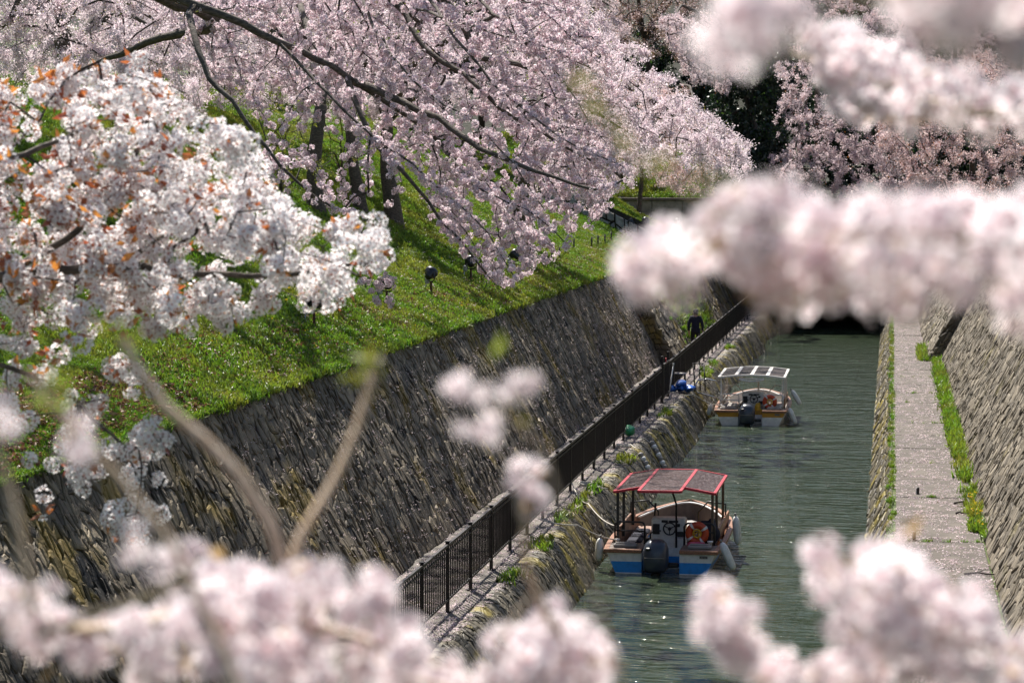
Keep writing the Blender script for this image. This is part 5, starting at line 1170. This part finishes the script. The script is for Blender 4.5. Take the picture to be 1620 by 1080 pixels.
bough('blurred cherry bough along the bottom left', [([(-1000, 1500, 2.6), (-500, 1250, 2.4), (-40, 1000, 2.3), (150, 1000, 2.25), (330, 970, 2.2), (500, 990, 2.2), (650, 1040, 2.2), (800, 1090, 2.2)], .014, .003)], [(F4, 300, 2.0, 2.45)], 304, .06)
bough('blurred blossom at the bottom middle beside the red-canopy boat', [([(900, 1700, 2.4), (890, 1300, 2.3), (890, 1080, 2.25), (880, 980, 2.2)], .010, .003), ([(880, 1000, 2.2), (835, 900, 2.15), (830, 830, 2.1), (820, 775, 2.1)], .005, .003)],
      [([(810, 990), (850, 955), (920, 970), (970, 1040), (980, 1110), (770, 1110)], 75, 2.1, 2.4), ([(790, 785), (800, 768), (850, 755), (855, 770)], 3, 2.05, 2.15)], 305, .05)
bough('blurred cherry bough in the bottom right corner over the walkway', [([(2400, 1500, 2.6), (2000, 1250, 2.4), (1680, 1060, 2.3), (1500, 1010, 2.25), (1400, 940, 2.2), (1320, 880, 2.2)], .012, .003), ([(1500, 1010, 2.25), (1350, 1070, 2.25), (1200, 1075, 2.2), (1140, 970, 2.2)], .006, .002)],
      [([(1295, 890), (1335, 855), (1390, 870), (1470, 940), (1560, 970), (1660, 985), (1660, 1110), (1430, 1110), (1315, 990)], 150, 2.05, 2.4), ([(1130, 1110), (1210, 1065), (1420, 1060), (1420, 1110)], 30, 2.1, 2.3), ([(1115, 985), (1150, 955), (1185, 1000), (1195, 1055), (1145, 1035)], 26, 2.1, 2.3)], 306, .10)
o, sk = bough('bare blurred twig rising from the bottom left blossom, leaning left', [([(560, 1300, 2.3), (470, 1000, 2.3), (440, 870, 2.3), (400, 780, 2.3), (350, 720, 2.3), (260, 640, 2.3), (215, 580, 2.3), (190, 535, 2.3)], .0085, .005)], [], 307)
buds(o, [P(178, 525, 2.3), P(195, 540, 2.3)], rb)
o, sk = bough('bare blurred twig rising from the bottom left blossom, leaning right', [([(420, 1300, 2.3), (450, 960, 2.3), (478, 850, 2.3), (540, 740, 2.3), (575, 650, 2.3), (592, 590, 2.3)], .0078, .0045)], [], 308)
buds(o, [P(590, 580, 2.3), P(560, 600, 2.3), P(605, 575, 2.3)], rb, 4)
o, sk = bough('faint blurred twig with few blossoms at the far left', [([(430, 1200, 1.8), (300, 920, 1.8), (240, 820, 1.8), (150, 720, 1.8), (70, 620, 1.8), (40, 590, 1.8)], .005, .003), ([(60, 1000, 1.8), (20, 800, 1.8), (-10, 690, 1.8)], .005, .003)],
              [([(110, 690), (150, 650), (165, 670), (130, 730)], 5, 1.75, 1.85), ([(-20, 650), (15, 655), (15, 690), (-20, 690)], 3, 1.75, 1.85), ([(225, 850), (265, 860), (250, 890)], 3, 1.75, 1.85)], 309, 0, (.35, .5))
buds(o, [P(60, 612, 1.8), P(80, 630, 1.8)], rb)
o, sk = bough('single blurred blossom tuft in front of the left wall', [([(1100, 1400, 2.0), (960, 1000, 1.9), (860, 720, 1.9), (780, 640, 1.9)], .0022, .0015)], [([(735, 600), (830, 600), (830, 625), (735, 625)], 5, 1.85, 1.95), ([(740, 655), (790, 655), (790, 680), (740, 680)], 4, 1.85, 1.95)], 310, 0, (.35, .5))
buds(o, [P(780, 580, 1.9), P(810, 650, 1.9)], rb, 3)
o, sk = bough('olive blurred leafy twig crossing in front of the far cherry', [([(1900, 420, 1.6), (1500, 380, 1.5), (1250, 360, 1.4), (1080, 300, 1.35), (1000, 235, 1.3), (900, 145, 1.3)], .002, .0012)], [], 311)
buds(o, [P(x, y, 1.33) for x, y in ((910, 150), (950, 165), (985, 220), (1040, 275), (1090, 300))], rb, 2, .018)

# ------------------------------------------------------------------ grass, weeds, litter
def stuff(name, pts, coll, rng, scl, label, cat, tilt=.15, **k):
    n = len(pts); rot = np.stack([rng.normal(0, tilt, n), rng.normal(0, tilt, n), rng.uniform(0, 7, n)], 1)
    return scatter(name, pts, coll, rng, rng.uniform(scl[0], scl[1], n), None, rot, label=label, cat=cat)
rs = np.random.default_rng(400)
def bank_pts(n, a0, a1, y0, y1, pw=1.0):
    a = a0 + (a1 - a0) * rs.random(n) ** pw; Y = y0 + (y1 - y0) * rs.random(n) ** 1.25
    q = np.stack([-a, Y, z_left(-a, Y)], 1); pr = proj(q)
    return q[(pr[:, 0] > -60) & (pr[:, 0] < 1180) & (pr[:, 1] > 120)]
g = np.vstack([bank_pts(170000, 9.45, 20, 33, 113, 1.5)   , bank_pts(45000, 19, 34, 45, 113, 1.0)])
keep = (np.sin(g[:, 0] * 3.1 + g[:, 1] * .9) + np.sin(g[:, 1] * 1.7 - g[:, 0]) + rs.normal(0, 1.0, len(g))) > -1.3
stuff('grass', g[keep], V_GRASS, rs, (.55, 1.15), 'bright green grass covering the left bank', 'grass', .25)
g = bank_pts(60000, 9.42, 12.8, 21, 36, 1.3); stuff('grass', g, V_GRASS, rs, (.3, .6), 'short grass at the near end of the left bank', 'grass', .25)
g = bank_pts(5200, 9.5, 10.8, 24, 90); stuff('leaf_litter', g + [0, 0, .05], V_DRY, rs, (.5, 1.0), 'brown fallen leaves in the grass along the wall top', 'leaves', .3)
g = bank_pts(260, 9.6, 12.5, 36, 80); stuff('dandelions', g + [0, 0, .10], V_YELLOW, rs, (.3, .55), 'tiny yellow flowers dotted in the grass', 'flowers')
g = bank_pts(900, 9.5, 13.5, 36, 100); stuff('fallen_petals', g + [0, 0, .11], V_PETAL, rs, (.6, 1.1), 'pale petals lying in the grass', 'petals', .3)
hx = rs.uniform(-22, -8.6, 16000); hy = 113.6 + 9 * rs.random(16000); stuff('grass', np.stack([hx, hy, z_hill(hx, hy)], 1), V_GRASS, rs, (1.0, 2.0), 'bright grass on the slope above the concrete wall', 'grass', .25)
y_c = rs.uniform(24, 84, 150); yy_ = np.concatenate([rs.normal(c, .25, 6) for c in y_c]); weeds_top = np.stack([rs.normal(-9.43, .04, len(yy_)), yy_, np.full(len(yy_), TOP_Z - .01)], 1)
stuff('weeds', weeds_top, V_WEED, rs, (.25, .7), 'uneven weeds hanging over the top edge of the left wall', 'weeds', .5)
# right walkway
n = 3900; pts = np.stack([.12 + 1.52 * rs.random(n), 30 + 85 * rs.random(n) ** 1.6, np.full(n, RZ + .028)], 1); stuff('fallen_petals', pts, V_PETAL, rs, (.8, 1.5), 'pale petals strewn over the right walkway', 'petals', .05)
n = 5200; pts = np.stack([-7.8 + 1.75 * rs.random(n), 33 + 80 * rs.random(n) ** 1.4, np.full(n, PATH_Z + .022)], 1); stuff('fallen_petals', pts, V_PETAL, rs, (.7, 1.3), 'pale petals strewn over the left path', 'petals', .05)
u = 33 + 50 * rs.random(2600); v = SL * rs.random(2600) ** 1.3; stuff('fallen_petals', wl_near(u, v, np.full(2600, .06)), V_PETAL, rs, (.35, .7), 'pale petals caught on the left wall', 'petals', .5)
def strip(n, x0, x1, ys, sp_y, z): 
    out = []
    for y_, w_ in ys: m = int(n * w_); out.append(np.stack([rs.uniform(x0, x1, m), y_ + rs.normal(0, sp_y, m), np.full(m, z)], 1))
    return np.vstack(out)
def weeds(name, label, pts, scl): stuff(name, pts, V_WEED, rs, scl, label, 'weeds', .3)
ye = [(y_, rs.uniform(.3, 1)) for y_ in np.arange(36, 116, 1.1)]
weeds('weeds', 'thin green line of weeds along the water edge of the right walkway', strip(9, .0, .12, ye, .45, RZ), (.25, .55))
yb_ = [(y_, 1.2) for y_ in np.arange(56, 82, .8)] + [(y_, .8) for y_ in np.arange(84, 92, 1.0)] + [(44.5, .6), (46.5, .7), (49, .4), (52, .8), (53.5, .8)]
p_ = strip(42, 1.52, 1.92, yb_, .5, RZ); p_[:, 0] = 1.55 + (p_[:, 0] - 1.55) * np.where((p_[:, 1] > 60) & (p_[:, 1] < 80), 1.0, .6); p_[:, 0] -= np.where(p_[:, 1] > STEP_Y + 1, .42, 0)
weeds('weeds', 'thick strip of green weeds at the foot of the right wall', p_, (.6, 1.25))
weeds('weeds', 'weeds growing in the slab joints of the right walkway', strip(16, .35, 1.6, [(28 + 2.95 * k_, rs.uniform(.1, 1)) for k_ in (5, 7, 9, 11, 12, 14, 15, 17)], .04, RZ), (.2, .45))
stuff('dandelions', strip(10, 1.55, 1.75, [(44.5, 1), (46.5, 1.4), (48.2, .7)], .5, RZ + .14), V_YELLOW, rs, (.6, .9), 'yellow dandelions at the foot of the right wall', 'flowers')
u = np.concatenate([rs.normal(c, .5, 12) for c in (38.5, 42.0, 45.5, 47.5, 50.0, 55, 66, 79, 81, 84, 92)]); v = rs.uniform(.02, .30, len(u)); weeds('weeds', 'green weeds along the rounded edge of the left quay', wq(u, v, np.full(len(u), .02)), (.4, .9))
u = np.concatenate([rs.normal(c, 1.6, 90) for c in (92, 96, 101)]); v = rs.uniform(0, 2.4, len(u)); weeds('weeds', 'green plants growing on the foot of the left wall beyond the person', wl_far(u, v, np.full(len(u), .05)), (.6, 1.3))
